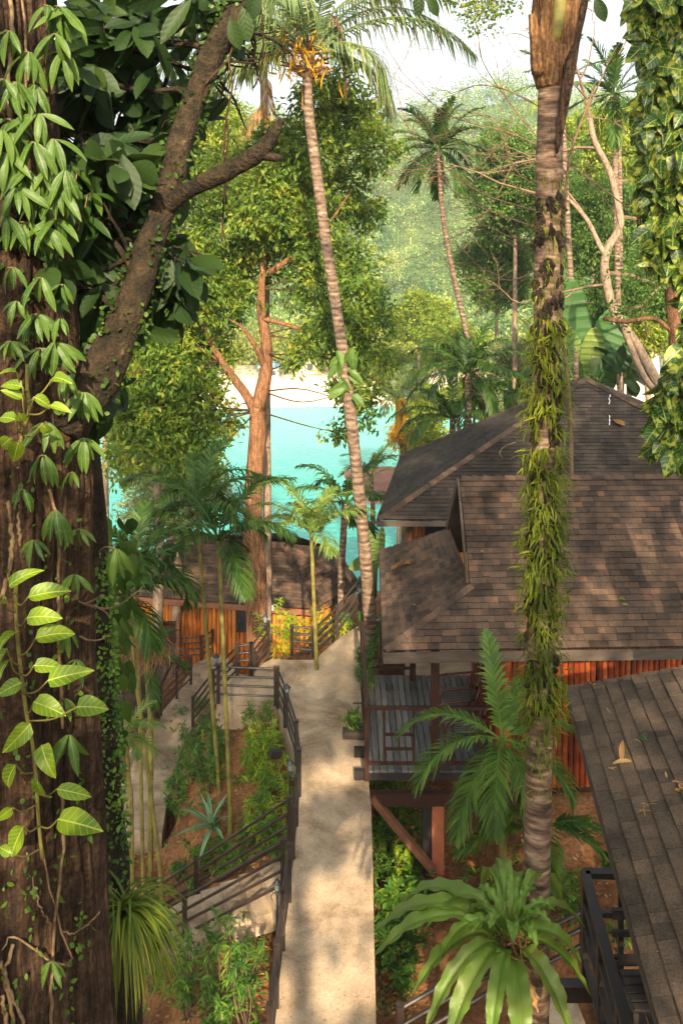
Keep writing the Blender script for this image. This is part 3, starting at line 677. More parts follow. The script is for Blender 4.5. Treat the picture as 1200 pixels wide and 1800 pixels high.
make_chair('dark red slatted lounge chair nearer the front rail of the veranda', 2.10, 15.95, math.radians(-84))

# ---- upper cottage with the pyramid roof
C2 = thing('bamboo_cottage', 'farther cottage on the right with a tall pyramid roof rising to a point', 'cottage', (6.5, 24.6, -9.5))
q = [np.array(p) for p in ((.85, 21.5, -6.62), (12.3, 21.5, -6.62), (13.0, 27.8, -6.62), (1.82, 27.8, -6.62))]; ap = np.array([6.56, 24.6, -3.77])
mb = MB(); 
for i, j in ((0, 1), (1, 2), (2, 3), (3, 0)): shingles(mb, [q[i], q[j], ap])
mb.build('roof', M['shingle_grey'], C2)
for i in range(4): mb = MB(); caps(mb, q[i], ap, .26); mb.build('hip_cap', M['shingle'], C2)
for i, j in ((0, 1), (3, 0)): fascia(C2, q[i] + (-.02, -.02, 0), q[j] + (-.02, -.02, 0), .13)
mb = MB(); bamboo(mb, (1.65, 22.3, 0), (11.5, 22.3, 0), -6.3, -9.6, .055); bamboo(mb, (2.5, 27.0, 0), (1.65, 22.3, 0), -6.3, -9.9, .055); mb.build('wall', M['bamboo_gold'], C2)
mb = MB(); mb.beam((1.15, 21.9, -8.2), (1.75, 22.1, -6.75), .09, .10, (0, 1, 0)); mb.build('brace', M['fascia'], C2)
mb = MB(); mb.box((2.45, 22.22, -7.5), (.42, .03, .6)); mb.build('window', M['glass'], C2)
mb = MB()   # repair patch: a rectangle of newer courses with white sealant edges
def on_c2(px, py):   # onto the front slope
    n = np.cross(q[1] - q[0], ap - q[0]); d = P(px, py, 1.0); k = np.dot(n, q[0]) / np.dot(n, d); return d * k
for x, ya, yb in ((1000, 728, 750), (1070, 695, 750)):
    for k in range(9):
        y0 = ya + (yb - ya) * k / 9
        if random.random() < .8: mb.beam(on_c2(x + random.uniform(-1.5, 1.5), y0) + (0, -.02, .03), on_c2(x + random.uniform(-1.5, 1.5), y0 + 5) + (0, -.02, .03), .02, .006)
mb.build('sealant', M['white'], C2)

# ---- nearest cottage, bottom right
C3 = thing('bamboo_cottage', 'nearest cottage, bottom right, only its worn grey-brown roof and dark deck in view', 'cottage', (4, 8, -8))
e0 = np.array([2.66, 10.7, -5.3]); e1 = np.array([2.02, 4.9, -5.3]); r0 = np.array([6.8, 9.15, -3.75]); r1 = np.array([6.2, 4.3, -3.75])
mb = MB(); shingles(mb, [e0, e1, r1, r0], course=.15, tab=.22); mb.build('roof', M['shingle_old'], C3)
mb = MB(); caps(mb, e0, r0, .16, .22, .03); mb.build('ridge_cap', M['shingle_old'], C3)
fascia(C3, e0 + (-.0, 0, 0), e1 + (-.0, 0, 0), .10)
mb = MB()
for i in range(9): mb.beam((2.62 + i * .155 , 9.4, -7.62), (2.32 + i * .155, 4.2, -7.62), .135, .03)
mb.build('deck_floor', M['black_wood'], C3)
RL3 = bpy.data.objects.new('deck_railing', None); COL.objects.link(RL3); RL3.parent = C3
def vr3(name, a, b, w=.05, h=.05):
    mb = MB(); mb.beam(a, b, w, h, (0, 0, 1) if abs(a[2] - b[2]) < .3 else (0, 1, 0)); o = mb.build(name, M['black_wood'], None); o.parent = RL3; o.location = -Vector(C3.location)
k0 = np.array([2.54, 9.5, -6.62]); k1 = np.array([2.16, 4.6, -6.62]); k2 = np.array([4.2, 9.45, -6.62])
vr3('top_rail', k0, k1, .095, .06); vr3('top_rail', k0, k2, .095, .06)
for dz in (.30, .55, .9): vr3('lower_rail', k0 - (0, 0, dz), k1 - (0, 0, dz), .05, .06)
for dz in (.42, .9): vr3('lower_rail', k0 - (0, 0, dz), k2 - (0, 0, dz), .05, .05)
for f in (0, .16, .32, .48, .64, .8): p = k0 + (k1 - k0) * f; vr3('post', p - (0, 0, 1.15), p, .07, .07)
for f in (.22, .5, .8): p = k0 + (k2 - k0) * f; vr3('post', p - (0, 0, 1.05), p, .05, .05)
mb = MB(); mb.box((3.45, 9.0, -6.6), (.06, .06, 1.3)); mb.build('post', M['black_wood'], C3)
for y in (9.35, 8.2, 7.0, 5.8): mb = MB(); mb.box((3.3, y, -7.72), (1.05, .06, .08)); mb.build('joist', M['black_wood'], C3)
mb = MB(); bamboo(mb, (4.1, 9.3, 0), (4.0, 4.5, 0), -4.7, -7.7); mb.build('wall', M['bamboo'], C3)
for x, y in ((2.75, 9.2), (2.6, 7.0), (3.9, 9.2)):
    mb = MB(); mb.box((x, y, -9.5), (.07, .07, 1.8)); mb.build('stilt', M['black_wood'], C3)
# bench on that deck
t = thing('wooden_bench', 'black slatted wooden bench on the nearest deck behind the railing', 'bench', (3.05, 9.05, -7.6))
mb = MB(); mb.beam((2.72, 9.15, -6.78), (3.4, 9.15, -6.78), .05, .09); mb.beam((2.72, 9.15, -6.98), (3.4, 9.15, -6.98), .04, .05); mb.beam((2.72, 9.15, -7.25), (3.4, 9.15, -7.25), .04, .09); mb.box((3.05, 9.15, -7.1), (.02, .02, .2)); mb.build('backrest', M['black_wood'], t)
mb = MB()
for k in range(5): mb.beam((2.74, 8.95 - .1 * k, -7.22), (3.4, 8.95 - .1 * k, -7.22), .07, .025)
mb.build('seat', M['black_wood'], t)
for x in (2.74, 3.4):
    for y in (9.12, 8.5): mb = MB(); mb.box((x, y, -7.42), (.025, .025, .2)); mb.build('leg', M['black_wood'], t)

# ---- far cottage below, glowing bamboo
C4 = thing('bamboo_cottage', 'low cottage at the far end of the path, glowing orange bamboo wall under hipped roof', 'cottage', (-3, 28, -12.5))
f0 = np.array([-.80, 26.0, -10.56]); f1 = np.array([-6.4, 27.0, -10.56]); tA = np.array([-1.71, 27.7, -9.28]); tB = np.array([-5.2, 28.4, -9.28]); g0 = np.array([.55, 27.9, -10.56]); g1 = np.array([-.2, 31.0, -10.56]); f3 = np.array([-6.2, 31.0, -10.56])
mb = MB(); shingles(mb, [f1, f0, tA, tB]); shingles(mb, [f0, g0, tA]); shingles(mb, [g0, g1, tA]); shingles(mb, [g1, f3, tB, tA]); shingles(mb, [f3, f1, tB])
mb.build('roof', M['shingle'], C4)
for a_, b_2 in ((f0, tA), (f1, tB), (tA, tB), (g0, tA)): mb = MB(); caps(mb, a_, b_2, .24); mb.build('ridge_cap', M['shingle'], C4)
fascia(C4, f1, f0 + (0, -.02, 0), .16, mat='brace'); fascia(C4, f0, g0, .16)
mb = MB(); bamboo(mb, (-6.2, 27.35, 0), (-.95, 26.45, 0), -10.48, -13.4, .06); bamboo(mb, (-.95, 26.45, 0), (.1, 28.0, 0), -10.48, -13.4, .06); mb.build('wall', M['bamboo_gold'], C4)
w = bpy.data.objects.new('window', None); COL.objects.link(w); w.parent = C4
wp = P(432, 1088, 26.62)
mb = MB(); mb.box(wp, (.24, .03, .32)); o = mb.build('pane', M['glass']); o.parent = w; o.location = -Vector(C4.location)
mb = MB()
for dx in (-.26, .26): mb.box(wp + (dx, -.03, 0), (.025, .03, .36))
for dz in (-.34, .34): mb.box(wp + (0, -.03, dz), (.28, .03, .025))
for dx in (-.12, 0, .12): mb.box(wp + (dx, -.04, 0), (.008, .008, .32))
o = mb.build('frame', M['dark_wood']); o.parent = w; o.location = -Vector(C4.location)
sg = thing('wall_sign', 'small white sign board hung under the eave of the far bamboo cottage', 'sign', P(471, 1067, 25.9))
mb = MB(); mb.box(P(471, 1068.5, 25.85), (.155, .015, .07)); mb.build('board', M['white'], sg)
mb = MB()
M['signink'] = surfmat('sign_ink', [(.16, .10, .22), (.24, .16, .30)], 3, .6, 0, .001)
for k in range(8): mb.box(P(471, 1068.5, 25.85) + (-.115 + .033 * k, -.018, random.uniform(-.006, .006)), (random.uniform(.006, .012), .002, random.uniform(.014, .022)))
mb.build('lettering', M['signink'], sg)
# dark picket gate at the left end
t = thing('wooden_gate', 'dark slatted wooden gate below the far cottage, left of the lower walk', 'gate', P(284, 1150, 25.5))
mb = MB()
for k in range(20): p = P(256 + k * 2.9, 1118, 25.5); mb.box(p, (.018, .015, .42))
mb.build('slats', M['dark_wood'], t)
mb = MB(); mb.beam(P(254, 1098, 25.5), P(313, 1098, 25.5), .04, .05); mb.beam(P(254, 1138, 25.5), P(313, 1138, 25.5), .04, .05); mb.build('gate_frame', M['dark_wood'], t)
for px in (254, 284, 313):
    mb = MB(); mb.box(P(px, 1120, 25.5), (.045, .045, .55)); mb.build('post', M['brace'], t)
# white rail fence beyond, far left
t = thing('metal_fence', 'thin pale metal fence at left, above the small grey roof', 'fence', P(200, 1110, 27))
mb = MB(); mb.beam(P(180, 1086, 27), P(222, 1092, 27), .03, .03); mb.beam(P(180, 1112, 27), P(222, 1114, 27), .03, .03)
for k in range(8): mb.box(P(184 + k * 5.4, 1100, 27), (.012, .012, .24))
mb.build('fence_panel', M['lamp_metal'], t)
# concrete terrace wall panel behind it
mb = MB(); mb.box(P(215, 1092, 29) - (1, 0, .3), (2.2, 1.2, .5)); tag(mb.build('concrete_terrace', surfmat('bluish_concrete', [(.25, .27, .30), (.40, .42, .45)], 2)), 'pale blue-grey concrete terrace behind the metal fence at far left', 'terrace')
# ---- small roof at left
C5 = thing('garden_pavilion', 'small pavilion at the left, only its grey shingle roof in view beside the lower walk', 'pavilion', P(240, 1260, 21))
s = [P(150, 1095, 24.5), P(292, 1138, 22.5), P(268, 1205, 20.3), P(120, 1235, 18.5)]
s0 = np.array([-4.1, 22.6, -10.2]); s1 = np.array([-4.25, 18.9, -10.2]); s2 = np.array([-6.6, 18.7, -8.75]); s3 = np.array([-6.3, 23.0, -8.75])
mb = MB(); shingles(mb, [s0, s1, s2, s3]); mb.build('roof', M['shingle'], C5); fascia(C5, s0, s1, .12)
for x, y in ((-4.5, 22.3), (-4.6, 19.3), (-6.2, 22.3), (-6.2, 19.3)): mb = MB(); mb.box((x, y, -11.3), (.06, .06, 1.2)); mb.build('post', M['dark_wood'], C5)
# ---- distant roofs
def small_house(label, c, w, d, h, rh, mats, rz=0):
    t = thing('bungalow', label, 'house', c); ca, sa = math.cos(rz), math.sin(rz)
    def R(x, y, z): return np.array([c[0] + x * ca - y * sa, c[1] + x * sa + y * ca, c[2] + z])
    mb = MB(); mb.box(R(0, 0, h / 2), (w / 2, d / 2, h / 2), ((ca, sa, 0), (-sa, ca, 0), (0, 0, 1))); mb.build('wall', mats[0], t)
    e = .5; q_ = [R(-w / 2 - e, -d / 2 - e, h), R(w / 2 + e, -d / 2 - e, h), R(w / 2 + e, d / 2 + e, h), R(-w / 2 - e, d / 2 + e, h)]; k = w / 2 - d / 2 if w > d else 0.01
    a, b = R(-max(k, .3), 0, h + rh), R(max(k, .3), 0, h + rh)
    mb = MB(); mb.add(q_ + [a, b], [(0, 1, 5, 4), (1, 2, 5), (2, 3, 4, 5), (3, 0, 4), (3, 2, 1, 0)]); mb.build('roof', mats[1], t)
    for i in (-1, 1):
        mb = MB(); mb.box(R(i * w * .25, -d / 2 - .03, h * .5), (w * .1, .04, h * .25), ((ca, sa, 0), (-sa, ca, 0), (0, 0, 1))); mb.build('window', M['glass'], t)
    return t
M['pinkroof'] = surfmat('faded_red_roof', [(.20, .09, .07), (.32, .17, .13)], 2, .9, .2)
M['cream'] = surfmat('cream_wall', [(.60, .50, .38), (.72, .62, .48)], 1, .85, .1)
small_house('small house below the pyramid roof with a faded red hipped roof, water behind it', P(672, 872, 40) , 2.2, 2.4, .7, .6, (M['cream'], M['pinkroof']), .1)
small_house('white-walled house among trees at the right edge with a dark brown roof', P(1225, 668, 34), 4.6, 5, 2.0, 1.4, (M['white'], M['shingle_grey']), -.1)
small_house('cream house with a pale blue roof on the far beach', np.array([-12.5, 159, SEA + 1.9]), 3.2, 3, 1.8, 1.2, (M['cream'], surfmat('blue_roof', [(.12, .28, .50), (.2, .38, .6)], 2)), 0)
small_house('cream house with a red roof on the far beach', np.array([-32, 161, SEA + 1.9]), 9, 5, 2.6, 1.6, (M['cream'], M['pinkroof']), .1)
small_house('small red-roofed hut farther right behind the far beach', np.array([-7, 163, SEA + 2.1]), 5, 4, 2.4, 1.4, (M['cream'], M['pinkroof']), .1)

# ============================================================ FAR HILL FOREST (one mass), beach palms
def crown_cloud(mb, C, R, per, size, flat=.8):
    """many small leafy quads over the upper shells of crowns C (k,3) with radii R"""
    k = len(C); d = rdir(k * per, .35); Cr = np.repeat(C, per, 0); Rr = np.repeat(R, per)
    lump = 1 + .28 * np.sin(d[:, 0] * 5 + Cr[:, 0] * 3) * np.cos(d[:, 1] * 6 + Cr[:, 1]) + RNG.normal(size=len(d)) * .10
    p = Cr + d * (Rr * lump)[:, None] * np.array([1, 1, flat])
    n = d + RNG.normal(size=d.shape) * .5; dd = rdir(len(d), -.3)
    mb.inst(*T_DIA, p, dd, n, np.repeat(size, per) * RNG.uniform(.7, 1.4, len(d)))
M['l_hill'] = leafmat('hill_canopy', G((.018, .055, .026), (.065, .15, .045), (.17, .26, .06), (.36, .39, .10)), .8, .3, .1)  # pale greens carry part of the distance haze
hillm = M['l_hill'].node_tree
for nd in hillm.nodes:
    if nd.type == 'TEX_NOISE': nd.inputs['Scale'].default_value = .13; nd.inputs['Detail'].default_value = 5
    if nd.type == 'MATH' and nd.operation == 'MULTIPLY_ADD' and abs(nd.inputs[1].default_value - 1.2) < .01: nd.inputs[1].default_value = 2.6; nd.inputs[2].default_value = -1.05  # wider tone spread stands for light tops and shaded gaps between crowns
mb = MB(); N = 2500
x = RNG.uniform(-110, 190, N * 2); y = 168 + 190 * RNG.uniform(0, 1, N * 2) ** 1.25
keep = (np.abs(x + 5) < .48 * y + 12); x = x[keep][:N]; y = y[keep][:N]
C = np.array([(a, b, zhill(a, b)) for a, b in zip(x, y)]); R = RNG.uniform(2.0, 5.0, len(C)); C[:, 2] += R * RNG.uniform(.4, 2.2, len(C))
crown_cloud(mb, C, R, 190, R * .15)
for i in range(0, len(C), 6): mb.tube([C[i] - (0, 0, R[i] + 5), C[i]], .22, 4)
tag(mb.build('hill_forest', M['l_hill']), 'mass of tree crowns covering the hazy hill across the bay', 'forest', kind='stuff')
M['l_beach'] = leafmat('shore_canopy', G((.05, .08, .012), (.17, .20, .02), (.38, .36, .04)), .7, .3, .1)
mb = MB(); n = 330; x = RNG.uniform(-85, 30, n); y = np.array([shore(a) for a in x]) + RNG.uniform(17, 34, n); keep = ~((x > -40) & (x < -3) & (y < 163) & (RNG.uniform(0, 1, n) < .55)); x = x[keep]; y = y[keep]
C = np.stack([x, y, np.full(len(x), SEA + 5.0)], 1); R = RNG.uniform(2, 3.8, len(x)); C[:, 2] += RNG.uniform(-1, 3, len(x))
crown_cloud(mb, C, R, 150, R * .22)
tag(mb.build('shore_forest', M['l_beach']), 'sunlit mass of trees lining the back of the far beach', 'forest', kind='stuff')

# ============================================================ BROADLEAF TREES
def leafy(mb, blobs, leaf, per=14, twig=.22, T=T_DIA, droop=-.35, shell=.75, w=None):
    """blobs: (centre, radius or (rx,ry,rz), clusters); each cluster is a spray of leaves round a twig end"""
    for c, r, n in blobs:
        c = np.asarray(c, float); r = np.asarray(r if hasattr(r, '__len__') else (r, r, r * .9), float)
        d = rdir(n, .15); rad = (RNG.uniform(shell ** 3 * .25, 1, n)) ** (1 / 3) * (1 + .22 * RNG.normal(size=n))
        cc = c + d * r * rad[:, None]
        cp = np.repeat(cc, per, 0) + RNG.normal(size=(n * per, 3)) * twig * np.array([.62, .62, .42]); od = np.repeat(d, per, 0)
        dd = rdir(n * per, droop) + od * .55
        nn = rdir(n * per, 1.2)
        mb.inst(*T, cp, dd, nn, leaf * RNG.uniform(.65, 1.25, n * per))
def branches(mb, trunk, blobs, r=.05, k=2, sag=.1):
    tr = [np.asarray(p, float) for p in trunk]
    for c, rr, n in blobs:
        c = np.asarray(c, float); i = min(range(len(tr)), key=lambda j: np.linalg.norm(tr[j] - c) + (1.5 if tr[j][2] > c[2] else 0)); a = tr[i]
        m = (a + c) / 2 + RNG.normal(size=3) * .12 * np.linalg.norm(c - a) ; L = np.linalg.norm(c - a)
        mb.tube(bez([a, m, c], 9), [r * (1 - .7 * j / 8) for j in range(9)], 6)
        R0 = float(np.mean(rr))
        for _ in range(k * 2):
            e = c + rdir(1)[0] * R0 * .85; mb.tube(bez([m * .3 + c * .7, (c + e) / 2 + RNG.normal(size=3) * .1 * R0, e], 6), [r * .35 * (1 - .7 * j / 5) for j in range(6)], 4)
def bg_tree(label, px, py, rx, ry, Y, mat, dens=1.0, leaf=None, base=None, group=None, depth=1.0, barkm='grey_bark', nb=9, seedv=0, name='broadleaf_tree', cat='tree', tr=.16):
    dens *= 1.7
    """a free-standing tree whose crown fills about rx,ry photo-pixels round px,py at distance Y"""
    s = Y / 1600; c = P(px, py, Y); leaf = leaf or max(.13, 5.2 * s)
    bx, by = (c[0], Y) if base is None else (P(base, 420, Y)[0], Y)
    bz = gz(bx, by) if by < 66 else SEA + 1
    t = thing(name, label, cat, (bx, by, bz), group)
    B = []
    for i in range(nb):
        a = 2.399 * i + seedv; q = math.sqrt((i + .5) / nb)
        o = np.array([math.cos(a) * q * rx * s * .72, RNG.uniform(-.6, .6) * rx * s * depth, math.sin(a) * q * ry * s * .72]); r = (.36 + .12 * RNG.random()) * min(rx, ry) * s * (1.15 if rx != ry else 1)
        B.append((c + o, r, int(dens * 7.0 * (r / leaf) ** 1.6) + 6))
    top = c + np.array([0, 0, ry * s * .2]); T0 = np.array([bx, by, bz - .3]); mid = (T0 + top) / 2 + np.array([RNG.uniform(-.3, .3), 0, 0])
    tk = bez([T0, mid, top], 10)
    mb = MB(); mb.tube(tk, [tr * (1.25 - .85 * j / 9) for j in range(10)], 8, rough=.2, rs=3); branches(mb, tk[4:], B, tr * .4)
    mb.build('trunk', M[barkm], t, smooth=True)
    mb = MB(); leafy(mb, B, leaf * 1.12, per=12, twig=leaf * 1.45, T=T_BROAD if Y < 38 else T_DIA); mb.build('crown', M[mat], t)
    return t

# -- mid-distance trees, right half
GR = 'trees on the slope behind the cottages'
for a in [
 ('dense feathery green tree behind the ringed trunk, filling the gap right of the hill', 905, 330, 95, 105, 40, 'l_feather', 1.15),
 ('rounded feathery tree low behind the pyramid roof, left of the ringed trunk', 872, 470, 70, 75, 44, 'l_feather', 1.0),
 ('dark feathery tree in the middle of the right-hand slope, behind the bare tree', 1060, 400, 110, 95, 37, 'l_feather', 1.25),
 ('tall yellow-green tree behind the bare forked tree at upper right', 1040, 265, 85, 70, 46, 'l_yellow', .9),
 ('small yellow-green tree near the top right, left of the variegated climber', 1115, 300, 55, 75, 42, 'l_yellow', .9),
 ('dark tree at the right edge above the white house', 1170, 520, 90, 75, 31, 'l_feather', 1.3),
 ('dark green tree behind the tall banana leaf', 1010, 545, 75, 65, 36, 'l_feather', 1.2),
 ('pale green tree at the foot of the hill above the two feather palms', 800, 610, 80, 45, 62, 'l_yellow', 1.0),
 ('sunny yellow-green tree left of the slender dark palm', 735, 560, 60, 50, 70, 'l_yellow', .9),
 ('sunlit bushy tree between the yellowed palm and the pyramid roof', 745, 735, 42, 60, 40, 'l_yellow', 1.0),
 ('light green tree just above the left slope of the pyramid roof', 905, 650, 65, 55, 42, 'l_pale', .9),
 ('yellowing tree lit by the sun beside the white house at the right', 1130, 590, 45, 34, 30, 'l_yellow', 1.0),
 ('bushy yellow-green tree filling the gap above the left slope of the pyramid roof', 835, 695, 95, 42, 52, 'l_yellow', 1.1),
 ('dark bushy tree low behind the tall banana leaf and the pyramid peak', 1030, 650, 85, 55, 33, 'l_feather', 1.2),
 ('low green tree on the shore under the far hill, right of the bay', 700, 655, 50, 45, 75, 'l_yellow', 1.0),
]: bg_tree(a[0], a[1], a[2], a[3], a[4], a[5], a[6], dens=a[7], group=GR, seedv=a[1])
# -- left half, behind the big branch
GL = 'trees between the viewer and the bay on the left'
for a in [
 ('yellow-green tree seen between the thick left trunk and its slanting limb', 190, 600, 90, 130, 30, 'l_yellow', .8),
 ('sunlit tree high at left behind the big dark leaves', 330, 250, 130, 110, 34, 'l_yellow', .8),
 ('pale-leaved tree overhanging the turquoise water at left', 300, 845, 115, 85, 27, 'l_pale', .62),
 ('green tree hanging over the water just left of the orange trunk', 265, 700, 115, 110, 25, 'l_mid', .9),
 ('yellow-green tree filling the gap under the slanting limb', 300, 540, 110, 120, 31, 'l_yellow', .9),
]: bg_tree(a[0], a[1], a[2], a[3], a[4], a[5], a[6], dens=a[7], group=GL, seedv=a[1], leaf=.15)

# -- the orange-barked tree in the middle
Y4 = 22.0
T4 = thing('broadleaf_tree', 'tall tree with lit orange-brown forked trunk at the end of the path', 'tree', P(455, 1160, Y4))
mb = MB()
tr4 = [P(455, 1175, Y4), P(450, 1050, Y4), P(445, 950, Y4), P(446, 850, Y4), P(452, 770, Y4), P(452, 715, Y4)]
mb.tube(bez(tr4, 26), [.27 * (1 - .30 * i / 25) for i in range(26)], 14, rough=.22, rs=4)
l1 = [P(452, 722, Y4), P(466, 660, Y4), P(468, 600, Y4), P(458, 530, Y4 + .1), P(466, 440, Y4 + .2), P(480, 330, Y4 + .2), P(500, 240, Y4)]
mb.tube(bez(l1, 24), [.19 * (1 - .95 * i / 23) for i in range(24)], 10, rough=.22, rs=4)
l2 = [P(450, 725, Y4), P(430, 690, Y4), P(396, 645, Y4 - .2), P(366, 590, Y4 - .3), P(340, 520, Y4 - .5), P(330, 430, Y4 - .5)]
mb.tube(bez(l2, 20), [.14 * (1 - .95 * i / 19) for i in range(20)], 10, rough=.22, rs=4)
mb.tube(bez([P(466, 645, Y4), P(450, 610, Y4 - .3), P(425, 575, Y4 - .5), P(400, 560, Y4 - .7)], 12), [.10 * (1 - .95 * i / 11) for i in range(12)], 8, rough=.2)
mb.tube(bez([P(462, 560, Y4), P(500, 570, Y4 - .2), P(545, 590, Y4 - .3), P(580, 650, Y4 - .3), P(592, 700, Y4 - .2)], 16), [.07 * (1 - .95 * i / 15) for i in range(16)], 7, rough=.2)
mb.tube(bez([P(472, 480, Y4), P(530, 440, Y4), P(580, 390, Y4), P(620, 330, Y4)], 12), [.09 * (1 - .95 * i / 11) for i in range(12)], 7, rough=.2)
mb.tube(bez([P(410, 655, Y4), P(340, 610, Y4 - .4), P(270, 650, Y4 - .6), P(200, 655, Y4 - .6)], 12), [.035 * (1 - .6 * i / 11) for i in range(12)], 5)
mb.build('trunk', M['orange_bark'], T4, smooth=True)
bl = [(400, 420, 78), (330, 500, 68), (300, 590, 60), (455, 360, 70), (400, 530, 52), (540, 265, 72), (610, 215, 58), (655, 260, 48), (590, 340, 70), (640, 380, 38), (520, 420, 48), (560, 500, 62), (630, 540, 55), (600, 600, 50), (650, 640, 48), (385, 610, 34), (250, 660, 55), (345, 695, 52), (230, 745, 48), (560, 180, 50), (500, 300, 60), (640, 720, 36), (590, 760, 20), (665, 560, 32), (440, 470, 50), (350, 330, 60), (300, 400, 60), (560, 420, 50), (610, 460, 50), (530, 620, 30), (310, 640, 60), (270, 560, 60), (220, 690, 50), (290, 770, 50), (240, 800, 45), (360, 770, 40), (340, 820, 40), (395, 740, 34), (430, 300, 55), (470, 260, 45), (640, 200, 40), (590, 150, 40), (380, 480, 60), (480, 420, 55), (525, 350, 50), (575, 570, 45), (610, 690, 32)]
B4 = [(P(x, y, Y4 + random.uniform(-1.1, 1.0)), r * Y4 / 1600, int(r * r * .037)) for x, y, r in bl]
mb = MB(); allp = bez(l1, 12) + bez(l2, 10)[3:]; branches(mb, allp, B4, .022, 2); mb.build('branches', M['bark'], T4, smooth=True)
mb = MB(); leafy(mb, B4, .152, per=14, twig=.16, T=T_BROAD); mb.build('crown', M['l_mid'], T4)

# -- bare, forked pale tree, right
Yb = 25.5
TB = thing('bare_tree', 'leaning pale-barked tree with bare twigs behind the pyramid roof', 'tree', P(1165, 700, Yb))
mb = MB()
mb.tube(bez([P(1175, 790, Yb), P(1162, 700, Yb), P(1150, 665, Yb), P(1120, 610, Yb), P(1080, 550, Yb), P(1062, 480, Yb), P(1066, 440, Yb), P(1088, 400, Yb), P(1085, 360, Yb), P(1070, 300, Yb), P(1045, 250, Yb), P(1035, 205, Yb)], 44), [.20 - .12 * (i / 43) ** .6 for i in range(44)], 12, rough=.15)
mb.tube(bez([P(1065, 455, Yb), P(1050, 425, Yb), P(1030, 385, Yb), P(1000, 352, Yb), P(975, 335, Yb)], 14), [.09 * (1 - .6 * i / 13) for i in range(14)], 8, rough=.15)
mb.tube(bez([P(1160, 700, Yb - .2), P(1130, 660, Yb - .3), P(1100, 590, Yb - .3), P(1090, 560, Yb - .2)], 10), .09, 8)
mb.build('trunk', M['grey_bark'], TB, smooth=True)
def twigs(mb, p, d, L, r, depth, spread=.6, grav=0.0):
    n = 6; pts = [np.asarray(p, float)]; d = unit(d)
    for i in range(n):
        d = unit(d + RNG.normal(size=3) * .16 + np.array([0, 0, grav])); pts.append(pts[-1] + d * L / n)
    mb.tube(pts, [r * (1 - .75 * i / n) for i in range(n + 1)], 4 if depth < 2 else 5, cap=False)
    if depth > 0:
        for _ in range(random.choice([2, 3, 3])):
            i = random.randint(2, n); twigs(mb, pts[i], d + RNG.normal(size=3) * spread, L * random.uniform(.5, .75), r * .55, depth - 1, spread, grav)
mb = MB()
for x, y, dx, dz, L in ((1035, 205, -.2, 1, 3.2), (1050, 260, -1, .3, 3.6), (1075, 320, .8, .3, 2.6), (1000, 352, -1, .3, 4.0), (1030, 385, -.6, .8, 2.5), (1062, 480, .8, .1, 2.4), (1085, 380, 1, .2, 2.8), (1080, 550, .9, .3, 2.4), (1062, 500, -1, .1, 2.5)):
    twigs(mb, P(x, y, Yb), np.array([dx, random.uniform(-.3, .3), dz]), L, .05, 3)
mb.build('twigs', M['twig'], TB)
TB2 = thing('bare_tree', 'wiry leafless tree whose arching twigs cross the sky left of the ringed trunk', 'tree', P(1010, 760, 18))
mb = MB(); Yt = 17.0
mb.tube(bez([P(1005, 900, Yt), P(1000, 700, Yt), P(985, 560, Yt), P(990, 400, Yt), P(1000, 280, Yt), P(1030, 190, Yt), P(1045, 150, Yt)], 30), [.035 * (1.2 - .7 * i / 29) for i in range(30)], 7)
mb.build('trunk', M['twig'], TB2, smooth=True)
mb = MB()
for pts in ([(1000, 290), (900, 245), (790, 200), (700, 128)], [(990, 380), (900, 370), (820, 330), (730, 235), (690, 140)], [(992, 350), (920, 300), (860, 200), (800, 205)], [(1005, 250), (930, 170), (860, 160), (790, 165)],
            [(988, 420), (900, 420), (840, 400), (790, 420)], [(1000, 300), (960, 260), (900, 190), (850, 110), (845, 60)], [(990, 400), (880, 380), (800, 340), (745, 270)], [(990, 450), (900, 500), (850, 470)], [(1030, 190), (1060, 120), (1100, 90), (1120, 60)], [(1025, 200), (1080, 220), (1120, 260), (1150, 250)],
            [(1035, 170), (1000, 120), (960, 90), (900, 60)], [(995, 330), (930, 330), (880, 290), (830, 290)], [(1000, 280), (1060, 330), (1110, 360), (1150, 345)]):
    n = len(pts); c = bez([P(x + RNG.normal() * 6, y + RNG.normal() * 6, Yt + i * random.uniform(-.5, .4)) for i, (x, y) in enumerate(pts)], 14); mb.tube(c, [.015 * (1 - .8 * i / 13) + .003 for i in range(14)], 5)
    for i in range(4, 14, 3): twigs(mb, c[i], c[min(13, i)] - c[i - 2] + RNG.normal(size=3) * .12, 1.4, .008, 2, .45, -.01)
mb.build('twigs', M['twig'], TB2)
t = thing('broadleaf_tree', 'branch tips with small leaves hanging in from the top edge against the white sky', 'tree', (6.2, 15, -8.9)); mb = MB(); Bh = [(P(x_, y_, 15), .32, 26) for x_, y_ in ((800, -20), (835, 0), (870, 5), (890, -15), (842, 35), (1010, -20))]
mb.tube(bez([(6.2, 15, -9), (6.0, 15, -3), (5.2, 15, 3), (3.6, 15, 5.2), (2.6, 15, 4.6)], 20), [.10 - .004 * i for i in range(20)], 8); branches(mb, [(3.6, 15, 5.2), (2.6, 15, 4.6)], Bh, .02); mb.build('trunk', M['twig'], t, smooth=True); mb = MB(); leafy(mb, Bh, .07, 12, .12); mb.build('crown', M['l_mid'], t)

